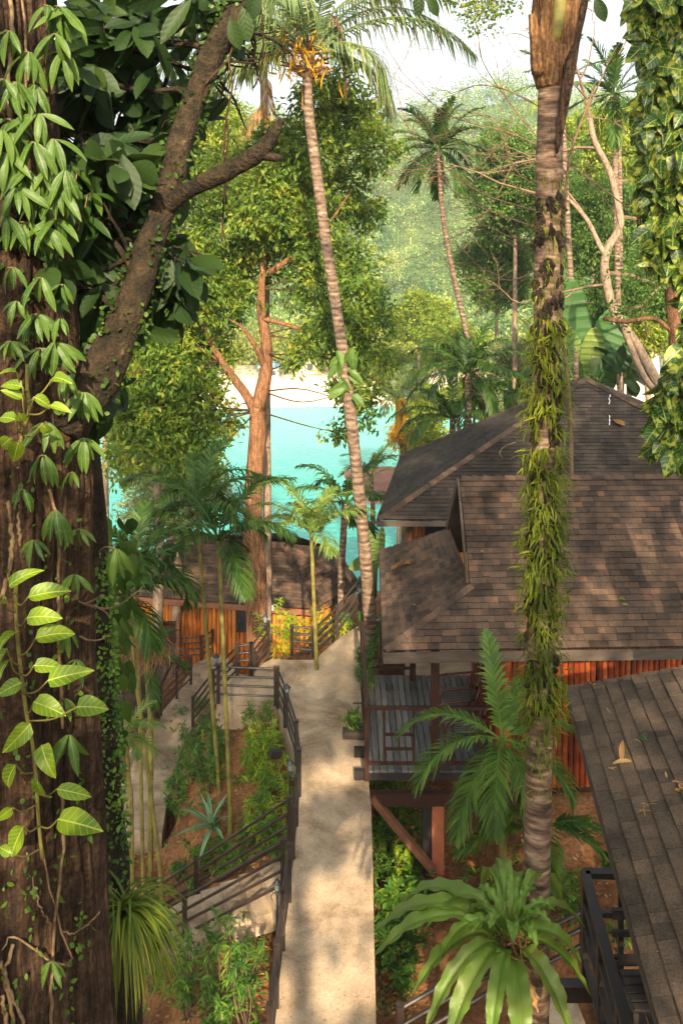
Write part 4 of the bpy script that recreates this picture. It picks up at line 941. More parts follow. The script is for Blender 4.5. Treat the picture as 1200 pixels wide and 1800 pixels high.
# ============================================================ PALMS
def palm(label, base, crown, r0, r1, fr, fr_args, mat='l_palm', bark='palm_bark', name='palm_tree', group=None, dead=0, lean=None, extra=None, seed=None, cat='palm'):
    """fr: list of (azimuth deg, elevation deg, length, droop); trunk base->crown"""
    if seed is not None: random.seed(seed)
    base = np.asarray(base, float); crown = np.asarray(crown, float)
    g_ = gz(base[0], base[1])
    if base[2] > g_ - .05: lean = ([base.copy()] + list(lean)) if lean is not None else [base.copy(), (base + crown) / 2]; base = base.copy(); base[2] = g_ - .15
    t = thing(name, label, cat, base, group)
    mid = lean if lean is not None else [(base + crown) / 2]
    pts = bez([base] + list(mid) + [crown], 30)
    mb = MB(); mb.tube(pts, [(r0 * (1 - i / 29) + r1 * (i / 29)) * (1.35 if i == 0 else 1) * (1 + .06 * (i % 2)) for i in range(30)], 12, rough=.08); mb.build('trunk', M[bark], t, smooth=True)
    for az, el, L, dr in fr:
        o = crown + np.array([math.cos(math.radians(az)), math.sin(math.radians(az)), 0]) * r1 * .6
        m = frond(arc(o, math.radians(az), math.radians(el), L, math.radians(dr)), **fr_args)
        m.build('frond', M[mat], t)
    return t
def ring(n, el0, el1, L, dr, jit=12, off0=0):
    out = []
    for i in range(n):
        f = i / max(1, n - 1); out.append((off0 + i * 137.5 + random.uniform(-jit, jit), el0 + (el1 - el0) * f + random.uniform(-5, 5), L * random.uniform(.85, 1.08), dr * random.uniform(.85, 1.15)))
    return out
# coconut palm, centre
Yc = 19.0
fr = [(0, 42, 3.8, 95), (8, 62, 3.6, 90), (175, 15, 2.6, 100), (188, 45, 3.3, 110), (200, 25, 2.8, 120), (100, 60, 3, 80), (260, 55, 3, 100), (300, 75, 3, 70), (150, 72, 3.2, 80), (40, 70, 3.2, 85), (230, 70, 3.2, 100), (330, 25, 2.4, 125), (-12, 5, 2.3, 100), (182, 30, 3.9, 95), (195, 8, 3.2, 85), (168, 55, 4.0, 100), (210, 45, 3.8, 100), (25, 55, 3.8, 95), (120, 40, 3.6, 90)]
T2 = palm('tall slender coconut palm in the centre, trunk curving up from beside the veranda', (P(655, 1180, Yc)), P(545, 95, Yc), .135, .10, fr,
          dict(nl=62, ll=.95, lw=.042, hang=1.15, rr=.03, start=.14, ang=.85, vee=.1), 'l_coco', lean=[P(648, 1060, Yc), P(632, 880, Yc), P(605, 640, Yc), P(578, 460, Yc), P(556, 300, Yc), P(540, 170, Yc)], seed=3)
mb = MB()
for i in range(26):
    a = random.uniform(0, 6.28); e = random.uniform(.1, 1.2); L = random.uniform(.3, .7); p0 = P(542, 125, Yc) + (0, 0, random.uniform(-.25, .35)); d = np.array([math.cos(a) * math.cos(e), math.sin(a) * math.cos(e), math.sin(e)])
    mb.tube([p0, p0 + d * L * .6, p0 + d * L - (0, 0, .05)], [.05, .035, .012], 5)
mb.build('leaf_bases', M['fibre'], T2)
mb = MB(); k = 240; p = P(530, 90, Yc) + RNG.normal(size=(k, 3)) * (.35, .25, .3); mb.inst(*T_STRAP, p, rdir(k, -.3), rdir(k, 1), RNG.uniform(.15, .5, k)); mb.build('flower_stalks', M['l_gold'], T2)
mb = frond([P(575, 20, Yc), P(592, 40, Yc), P(602, 110, Yc), P(606, 165, Yc)], 44, .42, .03, hang=1.6, rr=.014, start=.1); mb.build('dead_frond', M['l_dry'], T2)
mb = MB()
for i in range(6): p0 = P(538 + random.uniform(-5, 5), 150, Yc - .08); mb.beam(p0, p0 + (random.uniform(-.06, .06), 0, -random.uniform(.3, .65)), .06, .01, (0, 1, 0))
mb.build('fibre_sheath', M['fibre'], T2)
mb = MB()      # climbing leaves half way up
k = 15; pos = np.array([P(random.uniform(590, 622), 610 + 6.0 * i, Yc - .2) for i in range(k)]); dd = np.array([(random.choice([-1, 1]) * random.uniform(.2, 1), random.uniform(-.5, -.1), random.uniform(-1.1, -.2)) for _ in range(k)])
mb.inst(*T_HEART, pos, dd, rdir(k, .6) - (0, 1.2, 0), RNG.uniform(.26, .46, k), RNG.uniform(.26, .42, k)); tag(mb.build('climber_plant', M['l_epi']), 'broad-leaved climber wrapped half way up the coconut palm trunk', 'climber')
# second tall palm behind
fr = [(190, 20, 3.5, 120), (170, 50, 3.4, 120), (215, 30, 3.4, 130), (150, 10, 3.2, 110), (20, 30, 3.2, 120), (240, 10, 3, 90), (280, 0, 2.8, 80), (330, 20, 3, 110), (200, 70, 3.4, 110), (260, 45, 3.4, 120), (100, 60, 3, 100)]
T3 = palm('second coconut palm farther back left of the first, pale trunk with hanging yellowish fronds', P(470, 980, 25), P(463, 30, 25), .12, .10, fr,
          dict(nl=56, ll=1.05, lw=.045, hang=1.5, rr=.03, start=.12, ang=.9, vee=.0), 'l_coco', bark='grey_bark', seed=5)
mb = frond([P(468, 130, 25), P(470, 190, 25), P(472, 260, 24.8), P(470, 330, 24.7)], 56, .6, .035, hang=.9, rr=.02, start=.05, ang=.7); mb.build('dead_frond', M['l_dry'], T3)
mb = frond([P(466, 180, 25), P(440, 215, 24.6), P(425, 290, 24.5)], 48, .7, .035, hang=1.3, rr=.02, start=.05, ang=.8); mb.build('dead_frond', M['l_dry'], T3)
# slender dark palm
T6 = palm('slender dark palm with a ragged tuft crown standing before the hazy hill', P(866, 765, 30), P(770, 262, 30), .095, .075, ring(27, 88, -35, 2.0, 62, off0=20),
          dict(nl=42, ll=.66, lw=.05, hang=.55, rr=.022, start=.12, ang=.75, vee=.3), 'l_palm', lean=[P(838, 660, 30), P(800, 500, 30), P(778, 380, 30)], seed=8)
mb = MB()
for i in range(14): p0 = P(770, 310, 30); a = random.uniform(0, 6.28); mb.tube([p0, p0 + (.3 * math.cos(a), .3 * math.sin(a), -.05), p0 + (.45 * math.cos(a), .45 * math.sin(a), -.4)], [.02, .012, .004], 4)
mb.build('flower_stalks', M['fibre'], T6)
# upper right palm
T7 = palm('thin palm with stiff upright fronds near the top right corner', P(1090, 760, 29), P(1078, 165, 29), .10, .085, ring(18, 88, -45, 1.9, 45, off0=70),
          dict(nl=30, ll=.60, lw=.05, hang=.4, rr=.02, start=.12, ang=.65, vee=.25), 'l_palm', seed=12)
mb = MB(); k = 260; p = P(1080, 215, 28.9) + RNG.normal(size=(k, 3)) * (.28, .28, .5); mb.inst(*T_STRAP, p, rdir(k, -1.4), rdir(k, .2), RNG.uniform(.25, .6, k)); mb.build('flower_stalks', M['l_yellow'], T7)
# thin bare palm stems at right
for lab, xb, yb, xt, yt, Yq in (('thin ringed palm stem just right of the banana leaves, its crown lost in foliage', 1012, 690, 985, 150, 27), ('pale thin palm stem to the left of the bare tree, lost in foliage above', 1092, 700, 1088, 230, 33)):
    t = palm(lab, P(xb, yb, Yq), P(xt, yt, Yq), .10, .075, ring(11, 80, -15, 1.7, 60, off0=xb), dict(nl=28, ll=.5, lw=.045, hang=.6, rr=.018, start=.12), 'l_palm_lt', seed=xb)
# broad feather palms above the pyramid roof
T8 = palm('dark feather palm with broad drooping fronds left of the pyramid roof', P(822, 800, 29), P(822, 655, 29), .13, .10, ring(17, 82, 0, 2.5, 85, off0=33),
          dict(nl=34, ll=.55, lw=.065, hang=.8, rr=.022, start=.14, ang=.9, vee=.2), 'l_palm', seed=17)
T8b = palm('second dark feather palm lower down against the left slope of the pyramid roof', P(795, 830, 28.5), P(795, 735, 28.5), .11, .09, ring(14, 80, 0, 2.2, 90, off0=80),
          dict(nl=32, ll=.5, lw=.06, hang=.8, rr=.02, start=.14, ang=.9, vee=.2), 'l_palm', seed=18)
T8c = palm('feather palm partly behind the ringed trunk, right of the slender dark palm', P(900, 800, 31), P(905, 690, 31), .11, .09, ring(12, 80, 5, 1.7, 85, off0=10),
          dict(nl=28, ll=.5, lw=.06, hang=.8, rr=.02, start=.14, ang=.9, vee=.2), 'l_palm', seed=19)
# yellow-sheathed young coconut palm
T9 = palm('small coconut palm with yellow sheath and a brown hanging frond by the water', P(712, 830, 32), P(698, 700, 32), .16, .10, ring(14, 85, 15, 1.9, 75, off0=44),
          dict(nl=44, ll=.55, lw=.03, hang=1.0, rr=.025, start=.14, ang=.85, vee=.1), 'l_coco', bark='green_stem', seed=21)
mb = MB()
for i in range(9): p0 = P(700 + random.uniform(-8, 10), 700, 31.8); mb.tube([p0, p0 + (random.uniform(-.1, .1), 0, -.8), p0 + (random.uniform(-.25, .25), 0, -random.uniform(1.2, 1.7))], [.05, .04, .015], 5)
mb.build('leaf_bases', M['l_gold'], T9)
mb = frond([P(705, 705, 31.7), P(716, 725, 31.6), P(722, 755, 31.6), P(718, 790, 31.6)], 40, .45, .03, hang=1.0, rr=.02, start=.1); mb.build('dead_frond', M['l_dry'], T9)
mb = MB(); k = 300; p = P(694, 765, 31.7) + RNG.normal(size=(k, 3)) * (.14, .14, .24); mb.inst(*T_STRAP, p, rdir(k, -.9), rdir(k, .2), RNG.uniform(.15, .35, k)); mb.build('flower_stalks', M['l_gold'], T9)
# palms between the path and the far cottage (dark fronds, left centre)
FA = dict(nl=48, ll=.50, lw=.034, hang=.75, rr=.016, start=.15, ang=.85, vee=.25)
palm('feather palm whose dark crown hangs before the orange trunk, rooted in the bed', P(404, 1400, 15.6), P(384, 950, 15.6), .04, .034, ring(12, 78, 12, 1.7, 82, off0=10), FA, 'l_palm', 'green_stem', seed=31)
palm('feather palm with dark fronds against the far cottage roof, left of the orange trunk', P(386, 1395, 16.6), P(345, 890, 16.6), .04, .034, ring(12, 78, 8, 1.7, 80, off0=60), FA, 'l_palm', 'green_stem', seed=32)
palm('feather palm with drooping dark fronds over the lower walk, thin leaning stem', P(282, 1540, 13.8), P(222, 1050, 13.8), .032, .028, ring(11, 75, 10, 1.15, 80, off0=25), FA, 'l_palm', 'green_stem', seed=33)
palm('feather palm close behind the thick left trunk, over the small grey roof', P(252, 1560, 14.6), P(240, 985, 14.6), .032, .028, ring(11, 75, -10, 1.4, 85, off0=95), FA, 'l_palm', 'green_stem', seed=34)
palm('yellow-stemmed young palm standing straight in front of the far cottage roof', P(556, 1165, 18.6), P(547, 938, 18.6), .045, .038, ring(12, 82, 25, 1.35, 72, off0=0), dict(nl=46, ll=.45, lw=.032, hang=.7, rr=.016, start=.15, ang=.85, vee=.25), 'l_palm_lt', 'green_stem', seed=35)
palm('light green feather palm beside the coconut trunk, fronds over the water edge', P(600, 1010, 24), P(606, 885, 24), .10, .08, ring(12, 82, 0, 1.9, 85, off0=15), dict(nl=34, ll=.5, lw=.05, hang=.8, rr=.02, start=.14, ang=.85, vee=.2), 'l_palm', seed=36)
palm('small feather palm with a single arched frond standing against the turquoise water', P(655, 900, 27), P(652, 835, 27), .07, .06, ring(8, 85, 20, 1.25, 80, off0=30), dict(nl=34, ll=.38, lw=.035, hang=.5, rr=.016, start=.14, ang=.8, vee=.3), 'l_palm_lt', seed=37)
palm('small cycad-like palm with narrow arching fronds at the left end of the lower walk', P(232, 1450, 12.5), P(222, 1290, 12.5), .03, .026, ring(12, 70, 0, .62, 75, off0=50), dict(nl=34, ll=.2, lw=.016, hang=.4, rr=.01, start=.12, ang=.8, vee=.2), 'l_palm_lt', 'green_stem', seed=38)
palm('short feather palm beside the red fibrous tuft above the lower walk', P(265, 1290, 16.5), P(258, 1160, 16.5), .05, .045, ring(8, 60, -10, .9, 80, off0=50), dict(nl=26, ll=.3, lw=.035, hang=.6, rr=.012, start=.12), 'l_palm', 'green_stem', seed=39)
t = T_ = thing('root_tuft', 'hanging tuft of reddish-brown palm fibres above the lower walk', 'fibre tuft', P(262, 1160, 14.5)); mb = MB(); k = 420
p = P(262, 1132, 14.5) + RNG.normal(size=(k, 3)) * (.16, .14, .1); d = p - P(262, 1120, 14.5); mb.inst(*T_STRAP, p, d * .8 + rdir(k) * .1 + (0, 0, -.5), rdir(k), RNG.uniform(.15, .36, k), RNG.uniform(.06, .14, k)); mb.build('fibres', M['l_dry'], t)
# feather palm in front of the veranda
fr = [(95, 62, 1.45, 25), (160, 32, 1.7, 95), (200, 25, 1.55, 100), (230, -5, 1.5, 70), (285, -5, 1.35, 70), (330, 5, 1.2, 80), (20, 25, 1.25, 70), (60, 45, 1.2, 60), (255, 20, 1.5, 110), (0, -10, 1.0, 60)]
palm('young feather palm with broad green fronds in front of the veranda', P(884, 1600, 12.7), P(882, 1300, 12.7), .05, .045, fr, dict(nl=46, ll=.42, lw=.034, hang=.55, rr=.016, start=.1, ang=.85, vee=.3), 'l_palm_mid', 'green_stem', seed=40)
palm('lower young feather palm behind the ringed trunk, fronds spreading over the bare soil', P(955, 1560, 12.4), P(962, 1450, 12.4), .045, .04, [(170, 30, 1.3, 70), (190, 10, 1.35, 50), (10, 10, .9, 60), (350, 0, .8, 60), (200, 45, 1.1, 80), (100, 50, .9, 50), (260, 20, 1.0, 80)], dict(nl=34, ll=.36, lw=.04, hang=.5, rr=.014, start=.1, ang=.85, vee=.3), 'l_palm_mid', 'green_stem', seed=41)

# -- banana / traveller's palm behind the pyramid roof
def paddle(mb, a, b, w, up=(0, -1, 0.2), bend=.12, petiole=None):
    a = np.asarray(a, float); b = np.asarray(b, float); d = b - a; L = np.linalg.norm(d); s = unit(np.cross(d, up)); n = np.cross(s, unit(d)); V = []; F = []; S = 22; fx = [random.uniform(-.05, .05) for _ in range(S + 1)]
    for i in range(S + 1):
        t = i / S; ww = w * (math.sin(math.pi * min(1, t * .93 + .07)) ** .55); c = a + d * t - np.array([0, 0, 1]) * bend * L * t * t
        for k in (-1, -.5, 0, .5, 1): V.append(c + s * ww * k * (1 + fx[i]) + n * (abs(k) * .22 * ww + .012 * math.sin(i * 2.2)))
    for i in range(S):
        for k in range(4): q_ = i * 5 + k; F.append((q_, q_ + 1, q_ + 6, q_ + 5))
    mb.add(V, F); mb.tube([a + d * t - np.array([0, 0, 1]) * bend * L * t * t - n * .01 for t in (0, .33, .66, 1)], [.02, .016, .01, .004], 5)
    if petiole is not None: mb.tube(bez([petiole, (np.asarray(petiole) + a) / 2 + (0, 0, .1), a], 6), .028, 6)
t = thing('banana_plant', 'banana plant with one tall upright leaf and several broad ones behind the pyramid roof', 'banana plant', P(1035, 760, 27))
for a, b, w, bd in (((1022, 640), (1003, 485), .42, .02), ((1045, 640), (1088, 530), .48, .05), ((1010, 640), (985, 560), .35, .1), ((1060, 655), (1105, 600), .40, .15), ((1035, 655), (1045, 570), .35, .05), ((1000, 650), (975, 610), .3, .2)):
    mb = MB(); paddle(mb, P(*a, 27), P(*b, 26.8), w, bend=bd, petiole=P(1035, 745, 27)); mb.build('leaf', M['l_palm_lt'] if w < .4 else M['l_banana'] if 'l_banana' in M else M['l_palm'], t)
t = thing('elephant_ear', 'low clump of broad glossy dark leaves behind the peak of the pyramid roof', 'plant', P(1080, 700, 27)); mb = MB(); k = 16
pos = np.array([P(random.uniform(1040, 1125), random.uniform(625, 675), random.uniform(26.2, 27.5)) for _ in range(k)]); mb.inst(*T_OBOV, pos, np.array([(random.uniform(-1, 1), random.uniform(-.5, .2), random.uniform(-.8, .5)) for _ in range(k)]), rdir(k, 1.5) - (0, .6, 0), RNG.uniform(.45, .75, k), RNG.uniform(.6, .9, k)); mb.build('leaves', M['l_dark'], t)
t = thing('banana_plant', 'young banana plant with yellow-green leaves between the coconut trunk and the middle cottage', 'banana plant', P(655, 1040, 20.6))
for a, b, w, bd in (((655, 985), (640, 925), .16, .0), ((652, 985), (612, 990), .15, .2), ((660, 1000), (648, 950), .13, .1), ((662, 990), (672, 925), .12, .0)):
    mb = MB(); paddle(mb, P(*a, 20.6), P(*b, 20.4), w, bend=bd, petiole=P(660, 1050, 20.6)); mb.build('leaf', M['l_epi'], t)

# ============================================================ THE RINGED PALM TRUNK, right foreground
Y5 = 8.0
T5 = thing('palm_tree', 'thick ringed palm trunk on the right, hung with strap ferns', 'palm', (P(940, 420, Y5)[0], Y5, -10.9))
mb = MB()
pts = [np.array([P(938, 420, Y5)[0], Y5, -11.2])] + [P(x, y, Y5) for x, y in ((942, 1700), (946, 1400), (950, 1100), (955, 850), (960, 600), (962, 400), (966, 250), (968, 140))]
C = bez(pts, 80); CF = bez(pts, 420); mb.tube(CF, [.112 * (1 + .035 * ((i * .31 + .4 * nz(i * .11)) % 1.0)) for i in range(420)], 26, rough=.09, rs=7); mb.build('trunk', M['palm_bark_near'], T5, smooth=True)
mb = MB(); 
mb.tube(bez([P(967, 155, Y5), P(966, 110, Y5), P(968, 40, Y5), P(972, -40, Y5), P(975, -160, Y5)], 20), [.125, .135, .145, .155, .165, .17, .17, .165, .16, .16, .16, .16, .16, .16, .16, .16, .16, .16, .16, .16], 16, rough=.16, rs=4); mb.build('leaf_sheath', M['fibre'], T5, smooth=True)
mb = MB()
for _ in range(110):
    a = random.uniform(math.pi, 2 * math.pi); y_ = random.uniform(-60, 120); r_ = .15 if y_ < 60 else .14; p0 = P(968, y_, Y5) + np.array([math.cos(a), math.sin(a), 0]) * r_; o = np.array([math.cos(a), math.sin(a), 0])
    mb.tube([p0 + (0, 0, .12), p0 + o * .012, p0 + o * .02 + (random.uniform(-.03, .03), 0, -random.uniform(.08, .2))], [.012, .014, .003], 4)
mb.build('torn_fibres', M['fibre'], T5)
mb = MB()
for a, b, r_ in (((945, 130), (935, 25), .05), ((950, 100), (958, 20), .05), ((990, 120), (1012, 0), .05), ((985, 60), (1025, -60), .06)):
    mb.tube(bez([P(*a, Y5 - .08), P((a[0] + b[0]) / 2, (a[1] + b[1]) / 2, Y5 - .14), P(*b, Y5 - .16)], 8), [r_ * 1.2, r_ * 1.1, r_, r_, r_ * .9, r_ * .9, r_ * .8, r_ * .75], 8, rough=.1)
mb.build('leaf_stub', M['fibre'], T5, smooth=True)
mb = MB(); mb.tube(bez([P(975, 75, Y5 - .13), P(982, 20, Y5 - .16), P(990, -60, Y5 - .2)], 8), [.035, .05, .06, .06, .06, .05, .05, .05], 8); mb.build('petiole', M['green_stem'], T5, smooth=True)
mb = MB(); mb.tube(bez([P(1030, -10, Y5), P(1012, 60, Y5 - .1), P(998, 140, Y5 - .17), P(985, 220, Y5 - .17), P(978, 270, Y5 - .15)], 14), [.03, .04, .045, .045, .045, .05, .05, .05, .045, .04, .035, .03, .02, .01], 8, rough=.15); mb.build('dead_spathe', M['bark'], T5, smooth=True)
mb = MB()
for i in range(7):
    az = 30 + i * 51; m = frond(arc(P(975, -160, Y5), math.radians(az), math.radians(62), 3.4, math.radians(75)), 46, .9, .05, hang=.7, rr=.04, start=.2)
    m.build('frond', M['l_palm'], T5)
# strap ferns clothing the trunk: a plant of their own
t = thing('strap_fern', 'ragged yellow-green strap ferns clothing the ringed palm trunk', 'fern', P(955, 900, Y5 - .2)); mb = MB()
segs = [(215, 300, 20, 5, .55), (300, 560, 230, 9, .7), (555, 640, 320, 22, .95), (640, 760, 520, 34, 1.0), (780, 900, 620, 30, 1.0), (900, 1060, 900, 34, 1.0), (1060, 1125, 260, 24, .9), (1125, 1250, 520, 34, 1.0), (1250, 1330, 190, 24, .8), (1330, 1420, 70, 14, .7)]
pos = []; dd = []; nn = []; sc = []
for ya, yb, k, rp, s_ in segs:
    for _ in range(int(k * 1.25)):
        y = random.uniform(ya, yb); i = min(range(80), key=lambda j: abs(C[j][2] - P(0, y, Y5)[2])); c = C[i].copy(); c[2] = P(0, y, Y5)[2]
        a = random.uniform(math.pi, 2 * math.pi) if random.random() < .8 else random.uniform(0, 6.28); o = np.array([math.cos(a), math.sin(a), 0]); clump = .5 + .5 * nz(y * .028, a * 1.2, 4)
        if random.random() > clump * 3.2 - .85: continue
        pos.append(c + o * (.108 + rp / 1600 * Y5 * random.random() ** 1.6 * .7)); dd.append(o * random.uniform(.35, 1.1) + RNG.normal(size=3) * .25 + (0, 0, random.uniform(-1.3, .55))); nn.append(o * .4 + (0, 0, 1) + RNG.normal(size=3) * .3); sc.append(random.uniform(.06, .155) * s_)
mb.inst(*T_STRAP, pos, dd, nn, sc, np.array(sc) * 1.15)
mb.build('foliage', M['l_moss'], t)
for ya, yb in ((330, 420), (450, 545), (560, 700), (705, 760), (800, 860), (870, 1050), (1060, 1110), (1140, 1240)):
    mb = MB()      # root mat under the ferns
    for _ in range(int((yb - ya) * .9)):
        y = random.uniform(ya, yb); i = min(range(80), key=lambda j: abs(C[j][2] - P(0, y, Y5)[2])); a = random.uniform(math.pi * 1.0, math.pi * 2.0); o = np.array([math.cos(a), math.sin(a), 0]); c = C[i].copy()
        if nz(y * .035, a * 1.6, 9) < .02: continue
        c = C[i].copy(); c[2] = P(0, y, Y5)[2]; p0 = c + o * .112
        mb.tube([p0, p0 + (random.uniform(-.03, .03), 0, -.06) + o * .012, p0 + (random.uniform(-.04, .04), 0, -.13)], [.012, .024, .008], 4)
    mb.build('root_mat', M['limb'], t)

# bird's nest fern on that trunk
NC = P(897, 1668, 7.55)
t = thing('nest_fern', "large bird's nest fern with wavy green fronds round the foot of the ringed trunk", 'fern', NC)
def nestfrond(mb, tip, w, up=.25, wig=.02, a0=None, n=44):
    tip = np.asarray(tip, float); a = np.asarray(a0 if a0 is not None else NC, float); d = tip - a; h = d.copy(); h[2] = 0; L = np.linalg.norm(d)
    Cc = bez([a, a + d * .33 + (0, 0, up * .85 * L), a + d * .70 + (0, 0, up * .75 * L), tip], n); V = []; F = []; UV = []; ph = random.uniform(0, 6)
    for i in range(n):
        t_ = i / (n - 1); tan = unit(Cc[min(i + 1, n - 1)] - Cc[max(i - 1, 0)]); s = np.cross(tan, (0, 0, 1)); s = unit(s) if np.linalg.norm(s) > .05 else np.array([1.0, 0, 0]); up_ = np.cross(s, tan)
        ww = w * min(1, .18 + t_ * 2.0) * (1 - max(0, t_ - .72) / .28 * 1.0) ** .6 if t_ < 1 else .002
        for j, k in enumerate((-1, -.6, -.12, 0, .12, .6, 1)):
            q_ = (abs(k) ** 2) * wig * math.sin(i * .95 + ph + (2 if k > 0 else 0)) * min(1, ww / w * 1.3)
            V.append(Cc[i] + s * ww * k * (1 + .05 * math.sin(i * 1.9 + k * 2 + ph) * (abs(k) > .9)) + up_ * (.30 * abs(k) * ww + q_ - (.008 if k == 0 else 0))); UV.append((k * .5, t_))
    for i in range(n - 1):
        for k in range(6): q_ = i * 7 + k; F.append((q_, q_ + 1, q_ + 8, q_ + 7))
    mb.add(V, F, UV); mb.tube([c - np.array([0, 0, .004]) for c in Cc[::3]], [.011 * (1 - .8 * i / len(Cc[::3])) for i in range(len(Cc[::3]))], 5)
tips = [((705, 1600), .060, .30), ((670, 1640), .062, .26), ((672, 1678), .060, .26), ((752, 1640), .05, .5), ((735, 1742), .055, .30), ((757, 1798), .05, .28), ((790, 1830), .06, .25), ((848, 1568), .038, .55), ((878, 1556), .040, .6), ((912, 1572), .042, .5), ((932, 1596), .034, .5),
        ((1020, 1632), .045, .35), ((1014, 1690), .062, .35), ((1030, 1745), .05, .30), ((996, 1806), .058, .28), ((918, 1850), .065, .2), ((862, 1830), .048, .3), ((770, 1700), .04, .45), ((985, 1600), .04, .5)]
for (x, y), w, up in tips:
    z = -6.15 if y > 1700 else -5.95; q_ = PZ(x, y, z)
    if y < 1610 and 830 < x < 1000: q_ = P(x, y, 8.2) 
    mb = MB(); nestfrond(mb, NC + (q_ - NC) * 1.06, w * 1.42, up * 1.15, .011); mb.build('frond', M['l_nest'], t, smooth=True)
for i in range(12):
    a = i * .55 + .2; mb = MB(); q_ = NC + np.array([math.cos(a) * .36, math.sin(a) * .34, random.uniform(.22, .38)]); nestfrond(mb, q_, random.uniform(.035, .05), .45, .012); mb.build('frond', M['l_nest'], t, smooth=True)
for x, y in ((852, 1790), (880, 1775), (945, 1780), (800, 1745)):
    mb = MB(); nestfrond(mb, PZ(x, y, -6.2), .03, .12, .02); mb.build('dead_frond', M['l_dry'], t)
mb = MB()
for _ in range(150): p0 = NC + RNG.normal(size=3) * (.09, .08, .08); mb.tube([p0, p0 + RNG.normal(size=3) * .06, p0 + RNG.normal(size=3) * .11], [.010, .007, .002], 4)
mb.build('root_ball', M['fibre'], t)

# ============================================================ THE BIG TREE, left foreground
YT = 5.0
T1 = thing('large_tree', 'massive furrowed trunk filling the left edge, with a thick mossy limb slanting right', 'tree', (-1.5, YT, -12.3))
rows = [(-420, 50, 80), (0, 76, 88), (300, 104, 100), (600, 128, 118), (800, 146, 132), (900, 150, 138), (1200, 154, 146), (1500, 168, 160), (1800, 183, 172), (2300, 215, 200), (3200, 240, 230), (4400, 290, 300)]
cp = [np.append(P(re - r_, y, YT), r_ / 1600 * YT) for y, re, r_ in rows]; cs = bez(cp, 330); mb = MB()
V = []; S = 150
for i, c in enumerate(cs):
    for k in range(S):
        a = 2 * math.pi * k / S; z = c[2]
        tw = a * 3.0 + .25 * nz(z * .5, 1, 2)
        g = abs(nz(math.cos(a) * 6 + .3 * nz(z * 1.2, a), math.sin(a) * 6, z * .55)); g2 = abs(nz(math.cos(a) * 14, math.sin(a) * 14, z * 1.3))
        r_ = c[3] * (1 + .05 * math.sin(tw) + .06 * math.sin(a * 5 + z * .3 + 1)) - .040 * (1 - min(1, g * 4)) - .022 * (1 - min(1, g2 * 3.2)) - .010 * (1 - min(1, 3 * abs(nz(math.cos(a) * 30, math.sin(a) * 30, z * 3.2))))
        V.append((c[0] + r_ * math.cos(a), c[1] + r_ * math.sin(a), z))
F = [(i * S + k, i * S + (k + 1) % S, (i + 1) * S + (k + 1) % S, (i + 1) * S + k) for i in range(len(cs) - 1) for k in range(S)]
mb.add(V, F); mb.build('trunk', M['bark'], T1, smooth=True)
mb = MB(); limb = [((112, 745), 50, 5.0), ((184, 640), 37, 5.05), ((228, 540), 31, 5.15), ((266, 430), 25, 5.25), ((296, 340), 24, 5.35), ((326, 220), 21, 5.45), ((364, 120), 21, 5.55), ((400, 50), 24, 5.6), ((440, -30), 22, 5.7), ((500, -160), 20, 5.8)]
lp = bez([np.append(P(*p, y), r_ / 1600 * y) for p, r_, y in limb], 60); mb.tube([c[:3] for c in lp], [c[3] for c in lp], 20, rough=.22, rs=9); 
f2 = bez([np.append(P(*p, y), r_ / 1600 * y) for p, r_, y in (((290, 365), 16, 5.3), ((330, 336), 15, 5.2), ((385, 308), 17, 5.1), ((430, 285), 16, 5.05), ((462, 262), 14, 5.0), ((482, 232), 10, 5.0), ((496, 210), 7, 5.0))], 30); mb.tube([c[:3] for c in f2], [c[3] for c in f2], 14, rough=.25, rs=12)
mb.tube(bez([P(452, 272, 5.05), P(475, 276, 5.0), P(496, 279, 4.98)], 8), [.035, .03, .028, .026, .024, .022, .02, .018], 10, rough=.2)
mb.build('limb', M['limb'], T1, smooth=True)
t_ = thing('limb_ivy', 'tiny-leaved creeper dotted along the slanting mossy limb', 'climber', lp[8][:3]); m_ = MB(); ps = []; ds = []
for _ in range(1100):
    i = random.randint(2, 57); c = lp[i]; a = random.uniform(0, 6.28); ta = unit(lp[min(i + 1, 59)][:3] - lp[i - 1][:3]); u_ = unit(np.cross(ta, (0, 1, 0))); w_ = np.cross(ta, u_); o = math.cos(a) * u_ + math.sin(a) * w_
    if nz(i * .22, a * .8, 6) < .08 and abs(math.cos(a)) < .85: continue
    ps.append(c[:3] + o * (c[3] * 1.06 + random.uniform(0, .02)) + ta * random.uniform(-.04, .04)); ds.append(o * .5 + RNG.normal(size=3) * .5)
m_.inst(*T_SMALL, ps, ds, rdir(len(ps), .3), RNG.uniform(.018, .045, len(ps)), RNG.uniform(.05, .11, len(ps))); m_.build('leaves', M['l_palm'], t_, smooth=True)
# twigs and the big leaves
mb = MB(); tips = []
def sub(p, d, L, r, depth):
    d = unit(d); pts = [np.asarray(p, float)]
    for i in range(5): d = unit(d + RNG.normal(size=3) * .18 + (0, 0, -.04)); pts.append(pts[-1] + d * L / 5)
    mb.tube(pts, [r * (1 - .6 * i / 5) for i in range(6)], 6, cap=False)
    if depth == 0: tips.append((pts[-1], d)); tips.append((pts[3], d))
    else:
        for q_ in (3, 4, 5): sub(pts[q_], d + RNG.normal(size=3) * .75, L * .62, r * .6, depth - 1)
for i, dx, dz, L in ((16, -1, .9, .75), (22, -1, .5, .8), (28, -1, .3, .9), (32, -.9, -.2, .8), (36, -1, .7, .8), (42, -1, .2, .75), (48, -.8, .1, .7), (20, -.9, -.3, .7), (12, -.9, .4, .7), (34, .25, .8, .5), (26, -.5, -.8, .7), (44, .4, .3, .4), (52, -1, -.3, .6)):
    sub(lp[i][:3], np.array([dx, random.uniform(.1, 1.3), dz]), L, .022, 2)
